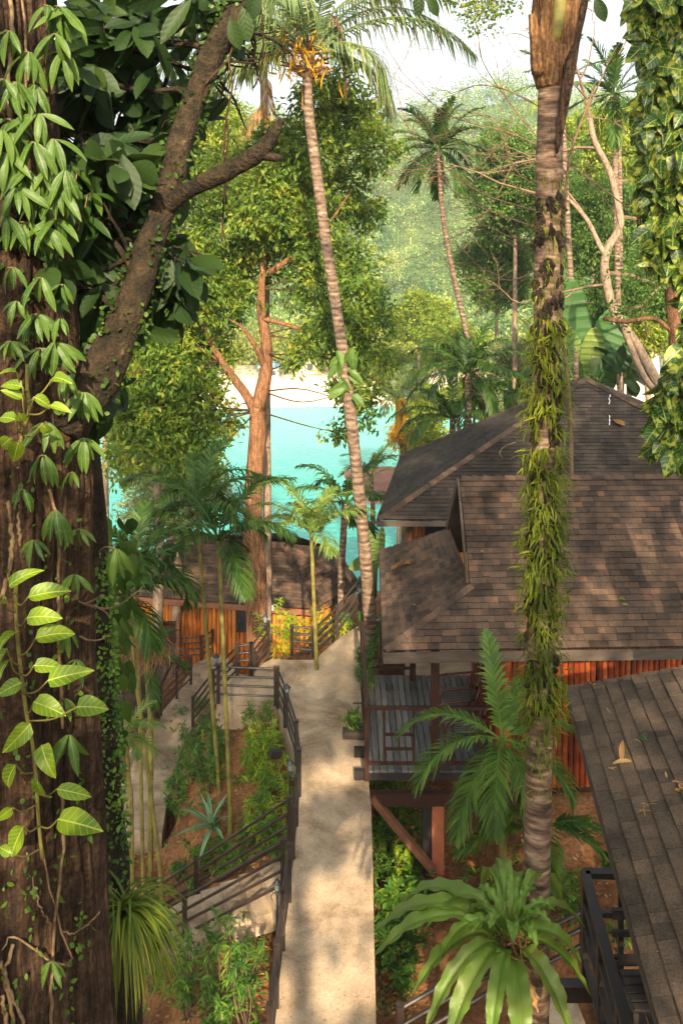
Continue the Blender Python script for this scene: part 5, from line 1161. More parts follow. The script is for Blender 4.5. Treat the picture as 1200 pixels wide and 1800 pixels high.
sub(np.array([-1.55, 5.4, 1.2]), np.array([.9, .6, -.1]), .7, .03, 2); sub(np.array([-1.5, 5.4, .6]), np.array([.9, .8, .2]), .7, .03, 2); sub(np.array([-1.5, 5.4, .1]), np.array([.7, .9, .1]), .55, .03, 1)
mb.build('branches', M['limb'], T1)
k = []; D = []
for p, d in tips:
    X_ = p[0] / p[1] * 1600 + 600; Y_ = 420 - p[2] / p[1] * 1600
    if X_ > 400 or X_ > 330 + max(0, 250 - Y_) * .25: continue
    for _ in range(5): k.append(p + RNG.normal(size=3) * .04); D.append(unit(d * .6 + RNG.normal(size=3) * .8 + (0, 0, -.45)))
for _ in range(330):
    x_ = random.uniform(85, 400); y_ = random.uniform(-30, 440); 
    if x_ > 215 + max(0, 380 - y_) * .32 and not (x_ < 340 and y_ < 120): continue
    if nz(x_ * .012, y_ * .012, 5) > .22: continue
    k.append(P(x_, y_, random.uniform(5.5, 7.0))); D.append(unit(RNG.normal(size=3) * .8 + (0, 0, -.5)))
for _ in range(46): k.append(P(random.uniform(110, 235), random.uniform(430, 545), random.uniform(5.2, 5.9))); D.append(unit(RNG.normal(size=3) * .6 + (0, 0, -.8)))
n = len(k); mb = MB(); mb.inst(*T_OBOV, k, D, rdir(n, .8) - (0, .5, 0), RNG.uniform(.19, .34, n), RNG.uniform(.18, .30, n)); mb.build('crown', M['l_dark'], T1, smooth=True)
mb = MB()   # a few leaves reaching in at the top edge
k = [P(x_, y_, 5.4) for x_, y_ in ((735, -18), (752, -12), (1045, -8), (560, -30), (610, -35), (672, -32), (425, 10), (450, -20), (405, 30))]; n = len(k)
mb.inst(*T_OBOV, k, np.array([(random.uniform(-.3, .4), 0, -1) for _ in k]), rdir(n) * .4 - (0, 1, 0), [.16, .15, .17, .12, .12, .11, .22, .2, .2], [.15, .14, .16, .12, .12, .11, .2, .2, .2]); mb.build('crown', M['l_dark'], T1, smooth=True)
# vines hanging from the limb
t = thing('hanging_vine', 'thin dark vines dangling from the upper end of the mossy limb', 'vine', P(400, 200, 5.6)); mb = MB()
for pts in ([(412, 20), (415, 60), (402, 105), (408, 150), (398, 200), (395, 260), (392, 330), (390, 420)], [(455, -10), (462, 50), (460, 110), (455, 140), (443, 155)], [(402, 105), (380, 125), (362, 150), (350, 185)], [(398, 200), (402, 240), (396, 300), (398, 360)]):
    mb.tube(bez([P(x_ + random.uniform(-2, 2), y_, 5.45) for x_, y_ in pts], 24), .006, 5)
mb.build('stems', M['bark'], t)
# long pale vine stems and aerial roots on the trunk
def surf(px, py, lift=.03):
    z = P(0, py, YT)[2]; best = None
    i = min(range(len(cs)), key=lambda j: abs(cs[j][2] - (-(py - 420) / 1600 * (YT - cs[j][3] * .8)))); c = cs[i]
    X = (px - 600) / 1600; Yq = YT - c[3]
    for _ in range(6):
        x_ = X * Yq; dx = max(-.97, min(.97, (x_ - c[0]) / c[3])); Yq = YT - c[3] * math.sqrt(1 - dx * dx)
    return P(px, py, Yq - lift)
def surfs(px, py, lift=.03):
    e = 600 and 0
    return surf(px, py, lift)
t = thing('woody_vine', 'pale woody climber stems running up the massive left trunk', 'vine', surf(60, 1500)); 
for pts, r_ in (([(18, -30), (20, 60), (15, 160), (26, 260)], .016), ([(38, -30), (50, 60), (46, 160), (62, 260), (80, 330), (88, 420)], .010), ([(12, 880), (18, 960), (10, 1050)], .016), ([(30, 820), (34, 900), (36, 960)], .012), ([(92, 860), (100, 930), (104, 1040), (106, 1150), (110, 1280)], .012),
                ([(112, 1380), (110, 1480), (104, 1600), (96, 1700), (88, 1820)], .012), ([(20, 1660), (12, 1720), (30, 1800), (40, 1850)], .013), ([(70, 1440), (78, 1540), (100, 1620), (125, 1680), (118, 1694), (95, 1692), (60, 1670), (25, 1646), (0, 1668)], .007), ([(108, 1636), (130, 1640), (155, 1628), (172, 1602)], .006), ([(0, 1690), (20, 1740), (38, 1800), (40, 1840)], .012), ([(0, 1750), (10, 1800), (15, 1850)], .015), ([(52, 1500), (62, 1560), (70, 1600), (90, 1630)], .006)):
    mb = MB(); mb.tube([p_2 + RNG.normal(size=3) * .0035 for p_2 in bez([surf(x_ + random.uniform(-5, 5), y_, .012) for x_, y_ in pts], 26)], r_ * .72, 7, rough=.35, rs=30); mb.build('stem', M['root'], t, smooth=True)
t = thing('dry_twig', 'bare curved grey twig sticking out from the left trunk over the small roof', 'twig', P(140, 1060, 4.9)); mb = MB()
for pts in ([(138, 1057), (160, 1065), (190, 1070), (215, 1060), (235, 1045), (252, 1032)], [(150, 1062), (170, 1052), (178, 1045)], [(165, 1064), (185, 1075), (192, 1086)], [(140, 1118), (155, 1125), (178, 1124), (195, 1112)]): mb.tube(bez([P(x_, y_, 4.95) for x_, y_ in pts], 14), [.007 * (1 - .7 * i / 13) for i in range(14)], 5)
mb.build('twig', M['twig'], t)

# lance-leaved climber: hanging whorls
def whorl(P0, Y_, k, s, spread=1.0, lean=0):
    pos = []; D = []; N_ = []; S_ = []
    c = P(*P0, Y_)
    for i in range(k):
        a = 2 * math.pi * (i + random.random() * .6) / k; o = np.array([math.cos(a), math.sin(a) * .55 - .25, 0]); pos.append(c + o * .01)
        D.append(o * random.uniform(.45, 1.0) * spread + np.array([lean, 0, random.uniform(-1.5, -.15)])); N_.append(np.array([0, -.6, .8]) + RNG.normal(size=3) * .2); S_.append(s * random.uniform(.8, 1.15))
    return pos, D, N_, S_
def whorls(label, pts, Y_, k, s, mat='l_epi', T=T_LANCE, wide=1.0, stem=True):
    t = thing('climbing_plant', label, 'climber', P(*pts[0], Y_)); mb = MB(); st_ = MB()
    for p in pts:
        q_ = list(whorl(p, Y_ + random.uniform(-.08, .08), k + random.choice([-1, 0, 1]), s)); mb.inst(*T, *q_, np.array(q_[3]) * wide)
        c = P(*p, Y_); e = surf(max(2, min(p[0] - 12, 150)), p[1] + 25, 0) if p[0] < 175 else c + (-.12, .1, -.05); st_.tube(bez([e, (e + c) / 2 + (0, -.03, .03), c], 7), .004, 5)
    mb.build('leaves', M[mat], t, smooth=True); st_.build('stems', M['root'], t, smooth=True)
random.seed(99)
pts = [(18, 55), (52, 92), (8, 140), (30, 145), (70, 200), (20, 210), (60, 250), (95, 245), (14, 270), (50, 300), (85, 300), (30, 330), (70, 350), (105, 330), (12, 380), (45, 390), (82, 400), (22, 300), (100, 385), (115, 300), (5, 230), (62, 150)]
whorls('drift of hanging lance leaves on the upper part of the massive left trunk', pts, 4.62, 7, .19)
whorls('bunch of long lance leaves at top left, hanging clear of the massive trunk', [(85, 10), (105, 12), (120, 22), (98, 60), (112, 90)], 4.7, 6, .20)
whorls('dusky drift of lance leaves hanging right of the trunk below the big dark leaves', [(118, 290), (130, 330), (145, 300), (125, 370), (150, 380), (165, 340), (110, 430)], 5.2, 6, .20, 'l_palm')
for lab, p, k in (('lone lance-leaved whorl high on the trunk level with the stub of the limb', (72, 488), 6), ('lance-leaved whorl on the trunk just left of the foot of the limb', (65, 552), 8), ('lance-leaved spray pointing right beside the foot of the limb', (98, 602), 7), ('lance-leaved whorl on the trunk right beside the upper lime leaves', (72, 612), 7),
                  ('spray of lance leaves hanging to the right of the trunk above the water', (150, 690), 8), ('lance-leaved whorl just under the upper lime leaves', (82, 742), 8), ('lower of the two whorls under the upper lime leaves', (76, 800), 7), ('dark spray of lance leaves at the trunk edge in front of the water', (148, 770), 8),
                  ('lance-leaved whorl in the middle of the trunk level with the palm crowns', (98, 898), 7), ('small lance-leaved whorl among the lower lime leaves', (112, 1228), 5), ('lance-leaved whorl below the lower lime leaves at the trunk edge', (122, 1292), 9), ('small pair of leaves near the foot of the trunk beside the looping root', (92, 1690), 4),
                  ('long lance leaves reaching right over the palm crowns', (205, 965), 6)):
    whorls(lab, [p], 4.5 if p[0] < 140 else 4.75, k, .175 if 'small' not in lab else .12)
whorls('scattered small lance leaves on the bare middle of the massive left trunk', [(22, 470), (110, 500), (30, 530), (20, 600), (108, 560), (118, 660), (128, 830), (40, 860), (140, 930), (60, 950), (132, 1010), (120, 1110), (135, 1160)], 4.55, 5, .12)
t = thing('creeper', 'fine small-leaved creeper scattered over the furrowed bark of the massive left trunk', 'climber', surf(80, 900)); m_ = MB(); ps = []; ds = []
for _ in range(900):
    x_ = random.uniform(3, 172); y_ = random.uniform(420, 1800)
    if nz(x_ * .03, y_ * .010, 8) < .10 or x_ > 130 + (y_ - 600) * .035: continue
    ps.append(surf(x_, y_, .015)); ds.append(RNG.normal(size=3) * .5 + (0, -.3, -.4))
m_.inst(*T_SMALL, ps, ds, rdir(len(ps), .3) - (0, .9, 0), RNG.uniform(.016, .045, len(ps)), RNG.uniform(.04, .10, len(ps))); m_.build('leaves', M['l_palm_mid'], t, smooth=True)
# lime heart-leaved philodendron
def philo(label, stem, leaves):
    t = thing('philodendron', label, 'climber', P(*stem[-1], 4.5))
    mb = MB(); sc_ = bez([P(*p, 4.42) for p in stem], 30); mb.tube(sc_, .0095, 8, rough=.1, rs=30)
    jobs = []
    for a, b, w in leaves:
        pa = P(*a, 4.25 + random.uniform(-.05, .05)); pb = P(*b, 4.22 + random.uniform(-.08, .06)); s0 = min(sc_, key=lambda q_: np.linalg.norm(q_ - pa - np.array([0, 0, -.12])))
        mb.tube(bez([s0, s0 * .45 + pa * .55 + np.array([0, -.01, -.02]), pa], 8), .0042, 5); jobs.append((pa, pb, w))
    mb.build('stem', M['green_stem'], t, smooth=True)
    for pa, pb, w in jobs:
        TH = strip(lambda t, q_=random.uniform(.9, 1.12), s_=random.uniform(.52, .72): .27 * q_ * (math.sin(math.pi * (t ** s_)) ** .75) + .004, 10, random.uniform(.15, .45), random.uniform(.25, 1.5), 4, random.uniform(.004, .02), random.uniform(1.5, 3.5)); m = MB(); d = pb - pa; L = np.linalg.norm(d) * 1.06; dd = d + np.array([0, random.uniform(-.2, .25) * L, .22 * L])
        nn = np.array([random.uniform(-.6, .6), -1.0, .9 if abs(d[0]) > abs(d[2]) else .25]); m.inst(*TH, [pa], [dd], [nn], [L], [L * w * .86]); m.build('leaf', M['l_lime'], t, smooth=True)
philo('lime green heart-leaved climber low on the massive left trunk', [(30, 1010), (28, 1070), (33, 1140), (40, 1200), (48, 1260), (58, 1310), (64, 1370), (68, 1440), (75, 1510)],
      [((17, 1030), (58, 1004), .8), ((50, 1050), (120, 1046), .95), ((48, 1086), (102, 1086), 1.1), ((63, 1122), (132, 1116), .95), ((60, 1170), (114, 1176), 1.05), ((85, 1196), (163, 1184), .95), ((60, 1234), (110, 1262), 1.2), ((135, 1243), (182, 1256), 1.2), ((54, 1272), (14, 1332), 1.15), ((74, 1310), (86, 1372), 1.2),
       ((38, 1200), (-6, 1226), 1.1), ((100, 1387), (157, 1410), .9), ((103, 1440), (162, 1480), 1.05), ((66, 1370), (70, 1430), 1.0), ((28, 1344), (-4, 1408), 1.0), ((42, 1452), (22, 1505), 1.0), ((22, 1420), (-6, 1456), 1.0), ((30, 1112), (-8, 1118), .9), ((12, 1140), (-10, 1165), 1), ((18, 1160), (-12, 1178), 1), ((22, 1500), (-8, 1490), 1), ((10, 1050), (-12, 1065), .9)])
philo('upper group of lime heart leaves on the left trunk, beside the limb\'s foot', [(48, 640), (48, 680), (52, 720), (40, 760), (34, 800)],
      [((30, 655), (6, 650), .8), ((60, 698), (94, 720), 1.1), ((90, 712), (120, 728), .9), ((34, 726), (42, 752), 1.3), ((40, 680), (-4, 676), 1.0), ((40, 700), (4, 692), .9), ((34, 775), (24, 822), 1.1), ((94, 664), (112, 672), .9), ((28, 738), (-10, 736), 1.1), ((20, 770), (-6, 800), 1.1), ((75, 745), (88, 780), 1.1)])
# the second, ivy-clad trunk behind it, with the grassy orchid
T1b = thing('mossy_trunk', 'shorter brown trunk clad in small-leaved ivy just behind the massive left trunk', 'tree', (P(205, 420, 6.6)[0], 6.6, -12.3))
mb = MB(); p_ = [np.append(P(x_, y_, 6.6), r_ / 1600 * 6.6) for x_, y_, r_ in ((150, 700, 22), (160, 1000, 30), (170, 1250, 32), (182, 1450, 36), (192, 1650, 42), (205, 1850, 48), (215, 3300, 60))]; cq = bez(p_, 60); mb.tube([c[:3] for c in cq], [c[3] for c in cq], 20, rough=.2, rs=6); mb.build('trunk', M['limb'], T1b, smooth=True)
t = thing('ivy', 'small-leaved ivy running up the shorter brown trunk', 'climber', P(205, 1400, 6.4)); mb = MB(); pos = []; dd = []; sc = []
for _ in range(2600):
    i = random.randint(4, 50); c = cq[i]; y_ = 420 - c[2] / 6.6 * 1600
    if y_ < 960 or y_ > 1640: continue
    if y_ > 1470 and random.random() < .75: continue
    a = random.uniform(-2.2, .9); o = np.array([math.cos(a), math.sin(a), 0]); pos.append(c[:3] + o * (c[3] + random.uniform(0, .035)) + (0, 0, random.uniform(-.08, .08))); dd.append(o * .5 + RNG.normal(size=3) * .6 + (0, 0, -.3)); sc.append(random.uniform(.022, .045))
mb.inst(*T_SMALL, pos, dd, rdir(len(pos), .4) - (0, .6, 0), sc, np.array(sc) * 2.2); mb.build('leaves', M['l_shrub'], t)
t = thing('climbing_plant', 'dark-leaved climber curtain between the left trunk and the lower walk', 'climber', P(190, 1000, 7.4)); mb = MB(); k = 230
pos = [P(random.uniform(150, 235), random.uniform(900, 1420), random.uniform(6.8, 8.2)) for _ in range(k)]; pos = [p for p in pos if p[0] / p[1] * 1600 + 600 < 235 - max(0, (420 - p[2] / p[1] * 1600 - 1200)) * .12]; k = len(pos)
mb.inst(*T_HEART, pos, np.array([(random.uniform(-.6, .6), -.3, -1) for _ in range(k)]), rdir(k, .2) - (0, 1, 0), RNG.uniform(.10, .22, k), RNG.uniform(.11, .2, k)); mb.build('leaves', M['l_palm'], t, smooth=True)
mb = MB()
for i in range(5): x_ = 158 + i * 13; mb.tube(bez([P(x_, 880 + 30 * i, 7.6), P(x_ + 4, 1000, 7.6), P(x_ + random.uniform(-8, 8), 1200, 7.6), P(x_, 1420, 7.6)], 16), .005, 5)
mb.build('stems', M['bark'], t)
OC = P(212, 1612, 6.15)
t = thing('grassy_orchid', 'large tuft of long arching yellow-green grass-like leaves on the shorter trunk, lower left', 'orchid', OC); mb = MB()
for i in range(430):
    a = random.uniform(-.35 * math.pi, 1.25 * math.pi) ; a = -a; o = np.array([math.cos(a) * 1.1 + .15, math.sin(a) * .8, 0]); L = random.uniform(.32, .66); el = random.uniform(-.35, 1.15); w = random.uniform(.006, .0105)
    p0 = OC + RNG.normal(size=3) * .03; d = o * math.cos(el) + np.array([0, 0, math.sin(el)]); Cc = [p0]; v = unit(d)
    for s_ in range(9): Cc.append(Cc[-1] + v * L / 9); v = unit(v + np.array([0, 0, -.30]))
    V = []; F = []
    for j, c in enumerate(Cc):
        tan = unit(Cc[min(j + 1, 9)] - Cc[max(j - 1, 0)]); s = unit(np.cross(tan, (0.01, 0, 1)) + np.array([1e-4, 0, 0])); up_ = np.cross(s, tan); ww = w * (1 - (j / 9) ** 3) + .0006
        V += [c - s * ww + up_ * ww * .5, c, c + s * ww + up_ * ww * .5]
    for j in range(9):
        for k in (0, 1): q_ = j * 3 + k; F.append((q_, q_ + 1, q_ + 4, q_ + 3))
    mb.add(V, F)
mb.build('leaves', M['l_spider'], t, smooth=True)
mb = MB()
for _ in range(60): p0 = OC + RNG.normal(size=3) * .05; mb.tube([p0, p0 + RNG.normal(size=3) * .05, p0 + RNG.normal(size=3) * .09 + (0, 0, -.04)], [.007, .005, .002], 4)
mb.build('roots', M['fibre'], t)

# ============================================================ VARIEGATED CLIMBER, right edge
t = thing('ivy_clad_tree', 'tree at the right edge wrapped in large variegated yellow and green climber leaves', 'tree', (5.3, 11.4, -10)); mb = MB()
mb.tube(bez([np.array([5.3, 11.4, -10]), P(1300, 830, 11.5), P(1245, 400, 11.5), P(1235, 0, 11.5), P(1225, -200, 11.5)], 30), .30, 14, rough=.12); mb.build('trunk', M['bark'], t, smooth=True)
mb = MB(); pos = []; dd = []; sc = []
edge = [(-60, 1095), (0, 1100), (60, 1112), (120, 1130), (200, 1120), (300, 1118), (400, 1128), (470, 1140), (500, 1190), (560, 1215), (640, 1185), (690, 1150), (760, 1143), (800, 1150), (840, 1200)]
for _ in range(1600):
    y_ = random.uniform(-60, 840); e = np.interp(y_, [a for a, b in edge], [b for a, b in edge]); x_ = e + 8 + random.random() ** 1.3 * 130; Yq = 11.3 - .55 * random.random()
    if y_ > 500 and y_ < 610 and x_ < 1215: continue
    pos.append(P(x_, y_ - 18, Yq)); dd.append((random.uniform(-.9, .25), random.uniform(-.7, .1), random.uniform(-1.1, -.1))); sc.append(random.uniform(.14, .37))
n = len(pos); mb.inst(*T_HEART, pos, dd, rdir(n, .6) - (.25, .9, 0), sc, np.array(sc) * 1.15); mb.build('climber_leaves', M['l_pothos'], t, smooth=True)
mb = MB()
for i in range(20): x_ = 1120 + i * 4.6; mb.tube(bez([P(x_ + 10, -60, 11.3), P(x_ + random.uniform(-6, 6), 200, 11.3), P(x_, 420, 11.3)], 14), .012, 5)
mb.build('climber_stems', M['bark'], t)
t = thing('broadleaf_tree', 'slim brown trunk at the right edge carrying a pale climber leaf, before the white house', 'tree', P(1180, 720, 20)); mb = MB(); mb.tube(bez([P(1172, 760, 20), P(1178, 680, 20), P(1186, 600, 20), P(1176, 470, 20), P(1182, 300, 20)], 18), [.17 - .003 * i for i in range(18)], 10, rough=.1); mb.tube(bez([P(1186, 590, 20), P(1150, 560, 20), P(1100, 565, 20), P(1060, 560, 20)], 10), .05, 6); mb.build('trunk', M['orange_bark'], t, smooth=True)
mb = MB(); B_ = [(P(1150, 470, 20), .8, 45), (P(1110, 540, 20.5), .45, 22)]; leafy(mb, B_, .12, 12, .2); mb.build('crown', M['l_feather'], t)

# ============================================================ SHRUBS AND BED PLANTS
random.seed(5)
def shrub(label, px, py, h, n=5, leaf=.14, mat='l_shrub', T=T_LANCE, wide=1.0, spread=.5, z=None, per=9, group=None, stems='twig', name='leafy_shrub', cat='shrub', lean=(0, 0), base=None):
    """several thin stems, each with whorls of lance leaves; base located on the ground under pixel px,py"""
    b = ground_at(px, py) if base is None else np.asarray(base, float)
    t = thing(name, label, cat, b, group); st_ = MB(); pos = []; dd = []; nn = []; sc = []
    for i in range(n):
        a = random.uniform(0, 6.28); o = np.array([math.cos(a), math.sin(a), 0]) * spread * h * random.uniform(.2, 1) + np.array([lean[0], lean[1], 0]) * h; hh = h * random.uniform(.55, 1.05)
        p0 = b + o * .25; p1 = b + o + (0, 0, hh); c = bez([p0, (p0 + p1) / 2 + RNG.normal(size=3) * .05 * h, p1], 9); st_.tube(c, [.010 * (1 - .5 * j / 8) for j in range(9)], 5)
        for j, kk in ((8, per), (7, per * 2 // 3), (6, per // 2), (4, per // 3)):
            for _ in range(kk):
                aa = random.uniform(0, 6.28); e = random.uniform(-.35, .9); pos.append(c[j] + RNG.normal(size=3) * .012); dd.append((math.cos(aa) * math.cos(e), math.sin(aa) * math.cos(e), math.sin(e))); nn.append((0, 0, 1)); sc.append(leaf * random.uniform(.6, 1.15))
    st_.build('stems', M[stems], t, smooth=True); mb = MB(); mb.inst(*T, pos, dd, nn, sc, np.array(sc) * wide); mb.build('leaves', M[mat], t, smooth=True); return t
# strip of shrubs on the bank just left of the path
for a in [
 ('pale-flowering shrub at the corner under the landing, topmost of the bed plants', 455, 1300, .62, 7, .14),
 ('yellow-green shrub just below the landing corner shrub', 462, 1348, .5, 8, .14), ('bright yellow-green lance-leaved shrub left of the floodlight', 448, 1375, .52, 8, .15),
 ('lance-leaved shrub beside the lamp half way down the path railing', 476, 1405, .45, 7, .14), ('low green shrub under the half-way lamp of the railing', 462, 1440, .42, 7, .14),
 ('shrub at the foot of the path railing above the branching steps', 474, 1490, .42, 7, .13), ('yellow-tipped shrub between the agave and the path railing', 450, 1480, .34, 6, .13),
 ('small shrub tucked behind the upper sloping railing at its top end', 490, 1530, .30, 6, .12)]:
    shrub(a[0], a[1], a[2], a[3], a[4], a[5], mat='l_shrub' if 'yellow' not in a[0] else 'l_lt_shrub' if 'l_lt_shrub' in M else 'l_shrub')
for a in [
 ('bushy shrub with a dark plum-coloured top near the lamp post of the landing', 352, 1265, .45, 7, .13), ('leafy green clump at the inner edge of the lower walk', 330, 1325, .6, 9, .14),
 ('tall leafy clump beside the lower walk, left of the twin palm stems', 345, 1370, .75, 9, .14), ('dark green clump at the near end of the lower walk', 318, 1420, .55, 8, .14),
 ('dense green clump just left of the twin palm stems', 368, 1400, .75, 8, .15), ('small bright bromeliad-like plant under the landing rail', 382, 1305, .22, 3, .2),
 ('low green plant at the foot of the lower walk end', 300, 1455, .35, 6, .12), ('low fringe plant behind the upper sloping railing, below the agave', 350, 1530, .28, 7, .12), ('feathery low plant behind the upper sloping railing, left of the agave base', 312, 1560, .28, 7, .12),
 ('low plant between the upper sloping railing and its middle post', 395, 1520, .30, 7, .12)]:
    shrub(*a[:6])
for a in [
 ('lanky shrub with pale stems nearest the bottom lamp', 415, 1790, 1.35, 6, .15), ('lanky shrub standing in the middle of the lower bed with reddish stems', 380, 1800, 1.25, 6, .15), ('lanky yellow-green shrub against the main path railing', 438, 1830, 1.0, 6, .15),
 ('lanky shrub at the left of the lower bed beside the grassy tuft', 342, 1770, 1.0, 6, .14), ('short shrub at the bottom edge beside the railing', 398, 1850, .55, 6, .14), ('low shrub between the grassy tuft and the lanky shrubs', 330, 1800, .6, 6, .13), ('dark-leaved shrub at the bottom centre of the lower bed', 372, 1850, .5, 6, .14)]:
    shrub(*a[:6], spread=.32)
# plants by the far cottage
for lab, x_, y_, Yq, h, m in (('bright green shrub against the glowing bamboo wall, right of the orange trunk', 488, 1150, 20.6, 1.0, 'l_lime_s'), ('yellow-orange croton below the bright green shrub', 500, 1165, 20.2, .55, 'l_croton'), ('red and yellow croton behind the yellow palm stem', 535, 1150, 20.8, .95, 'l_croton'), ('mixed croton right of the yellow palm stem', 572, 1150, 20.9, .95, 'l_croton'), ('green shrub behind the rising railing', 598, 1145, 21.2, .8, 'l_shrub')):
    shrub(lab, 0, 0, h, 11, .16, mat=m if m in M else 'l_yellow', base=P(x_, y_, Yq), per=12, wide=1.3)
# strip along the right edge of the path
for lab, x_, y_, h in (('fern-like shrub strip at the top right edge of the path, under the lamp', 632, 1120, .8), ('shrub hugging the coconut palm foot beside the path', 650, 1150, .8), ('green shrub between the path and the veranda, upper', 632, 1180, .6), ('green shrub between the path and the veranda, middle', 628, 1215, .55), ('dense shrub just outside the back corner of the veranda', 665, 1165, .9)):
    p = on_path(x_, y_); p[0] += .12; shrub(lab, 0, 0, h, 9, .13, base=p - (0, 0, .1), spread=.35, per=12)
for lab, x_, y_, h, m, T_ in (
 ('trailing vine shrub spilling over the path edge below the veranda', 668, 1440, .75, 'l_shrub', T_LANCE), ('broad-leaved plant beside the wooden brace', 690, 1475, .6, 'l_shrub', T_HEART), ('dark leafy plant below the veranda brace at the path edge', 672, 1530, .55, 'l_palm', T_LANCE),
 ('bright yellow-lobed plant at the foot of the red pillar', 712, 1560, .55, 'l_lime', T_HEART), ('glossy green plant in front of the red pillar base', 735, 1600, .45, 'l_shrub', T_OBOV), ('green plant left of the nest fern, upper', 690, 1620, .5, 'l_shrub', T_OBOV), ('dark green plant left of the nest fern, lower', 715, 1700, .45, 'l_palm', T_OBOV),
 ('small plant close to the path edge left of the nest fern', 672, 1660, .3, 'l_palm', T_LANCE), ('tiny-leaved dark bush at the bottom of the bank right of the path', 705, 1760, .35, 'l_shrub', T_SMALL), ('deep red-leaved bush against the red pillar base', 772, 1590, .35, 'l_red', T_SMALL),
 ('dark green plant behind the ringed trunk beside the near deck', 985, 1590, .5, 'l_shrub', T_LANCE), ('green clump between the ringed trunk and the near deck corner', 1005, 1640, .45, 'l_shrub', T_LANCE), ('single broad-leaved sprig on the soil behind the near deck', 1078, 1540, .3, 'l_palm', T_OBOV), ('lush plant under the near deck seen through the railing', 1090, 1690, .45, 'l_palm_lt', T_LANCE)):
    shrub(lab, x_, y_, h, 7, .13 if T_ is not T_HEART else .12, mat=m if m in M else 'l_shrub', T=T_, per=10, wide=1.0, spread=.45)
# low growth and litter nobody could count
def scatter_px(poly, n):
    out = []; xs_ = [p[0] for p in poly]; ys_ = [p[1] for p in poly]
    while len(out) < n:
        x_, y_ = random.uniform(min(xs_), max(xs_)), random.uniform(min(ys_), max(ys_)); c = False; j = len(poly) - 1
        for i in range(len(poly)):
            if (poly[i][1] > y_) != (poly[j][1] > y_) and x_ < (poly[j][0] - poly[i][0]) * (y_ - poly[i][1]) / (poly[j][1] - poly[i][1]) + poly[i][0]: c = not c
            j = i
        if c: out.append(ground_at(x_, y_))
    return out
beds = [([(655, 1400), (760, 1420), (775, 1600), (720, 1800), (662, 1800)], 520), ([(300, 1260), (385, 1250), (480, 1260), (520, 1500), (230, 1640), (200, 1470)], 620), ([(250, 1640), (505, 1560), (460, 1800), (200, 1800)], 260), ([(790, 1400), (1080, 1400), (1100, 1640), (790, 1600)], 190)]
mb = MB(); pos = []; 
for poly, n in beds[:1]: pos += [p + (0, 0, random.uniform(.0, .12)) for p in scatter_px(poly, n)]
for poly, n in beds[1:3]: pos += [p + (0, 0, .02) for p in scatter_px(poly, n // 3)]
n = len(pos); mb.inst(*T_LANCE, pos, rdir(n, .4), rdir(n, 1), RNG.uniform(.07, .15, n), RNG.uniform(.08, .22, n)); tag(mb.build('ground_cover', M['l_shrub'], smooth=True), 'low leafy ground cover on the soil beside the path', 'ground cover', kind='stuff')
mb = MB(); pos = []
for poly, n in beds: pos += [p + (0, 0, .03) for p in scatter_px(poly, int(n * 2.6))]
pos += [np.array([x_, y_, gz(x_, y_) + .05]) for x_, y_ in zip(RNG.uniform(-4.5, -1, 500), RNG.uniform(12, 20, 500))]
n = len(pos); mb.inst(*T_OBOV, pos, rdir(n) * (1, 1, .15), rdir(n, 3), RNG.uniform(.03, .09, n)); 
tag(mb.build('leaf_litter', M['l_dry'], smooth=True), 'brown leaf litter scattered over the red soil', 'leaf litter', kind='stuff')
mb = MB()
for poly, n in beds:
    for p in scatter_px(poly, n // 3):
        r_ = random.uniform(.008, .035); mb.lathe(p, [(r_ * .6, -r_ * .4), (r_, 0), (r_ * .5, r_ * .6)], 6)
tag(mb.build('gravel', M['grey_bark']), 'small stones and crumbs on the soil', 'gravel', kind='stuff')
mb = MB(); k = 260; pos = []
for _ in range(k): y_ = random.uniform(1180, 1800); lo_, hi_ = 530 - max(0, y_ - 1400) * .10, 634 + max(0, y_ - 1180) * .03; f_ = random.random(); f_ = f_ if random.random() < .35 else (f_ ** 3 if random.random() < .5 else 1 - f_ ** 3); pos.append(on_path(lo_ + (hi_ - lo_) * f_, y_) + (0, 0, .008))
mb.inst(*T_OBOV, pos, rdir(k) * (1, 1, .05), rdir(k, 5), RNG.uniform(.012, .035, k)); tag(mb.build('path_litter', M['l_dry']), 'tiny dry leaf crumbs lying on the concrete path', 'leaf litter', kind='stuff')

def undergrowth(label, poly, n, hmax, leaf, mat, T=T_LANCE):
    mb = MB(); pos = []; dd = []; sc = []
    for p in scatter_px(poly, n):
        h = random.uniform(.05, hmax); o = RNG.normal(size=3) * .05
        for _ in range(9):
            aa = random.uniform(0, 6.28); e = random.uniform(-.2, 1.0); pos.append(p + (o[0], o[1], h * random.uniform(.5, 1))); dd.append((math.cos(aa) * math.cos(e), math.sin(aa) * math.cos(e), math.sin(e))); sc.append(leaf * random.uniform(.5, 1.1))
    n = len(pos); mb.inst(*T, pos, dd, np.tile([0, 0, 1.0], (n, 1)) + RNG.normal(size=(n, 3)) * .2, sc, np.array(sc) * random.uniform(.9, 1.2)); tag(mb.build('undergrowth', M[mat], smooth=True), label, 'undergrowth', kind='stuff')
undergrowth('loose undergrowth along the outer side of the planted bed', [(300, 1265), (380, 1255), (400, 1330), (385, 1440), (290, 1470), (300, 1380)], 170, .6, .15, 'l_shrub')
undergrowth('bright undergrowth on the bank below the left railing', [(425, 1262), (492, 1268), (520, 1400), (512, 1500), (440, 1500), (430, 1400)], 200, .38, .14, 'l_lt_shrub')
undergrowth('thick undergrowth on the bank between the path and the pillar', [(657, 1400), (720, 1400), (752, 1600), (700, 1700), (662, 1720)], 190, .55, .15, 'l_shrub')
undergrowth('broad-leaved undergrowth left of the nest fern', [(664, 1560), (740, 1540), (760, 1640), (690, 1730), (664, 1720)], 60, .4, .16, 'l_palm', T_OBOV)
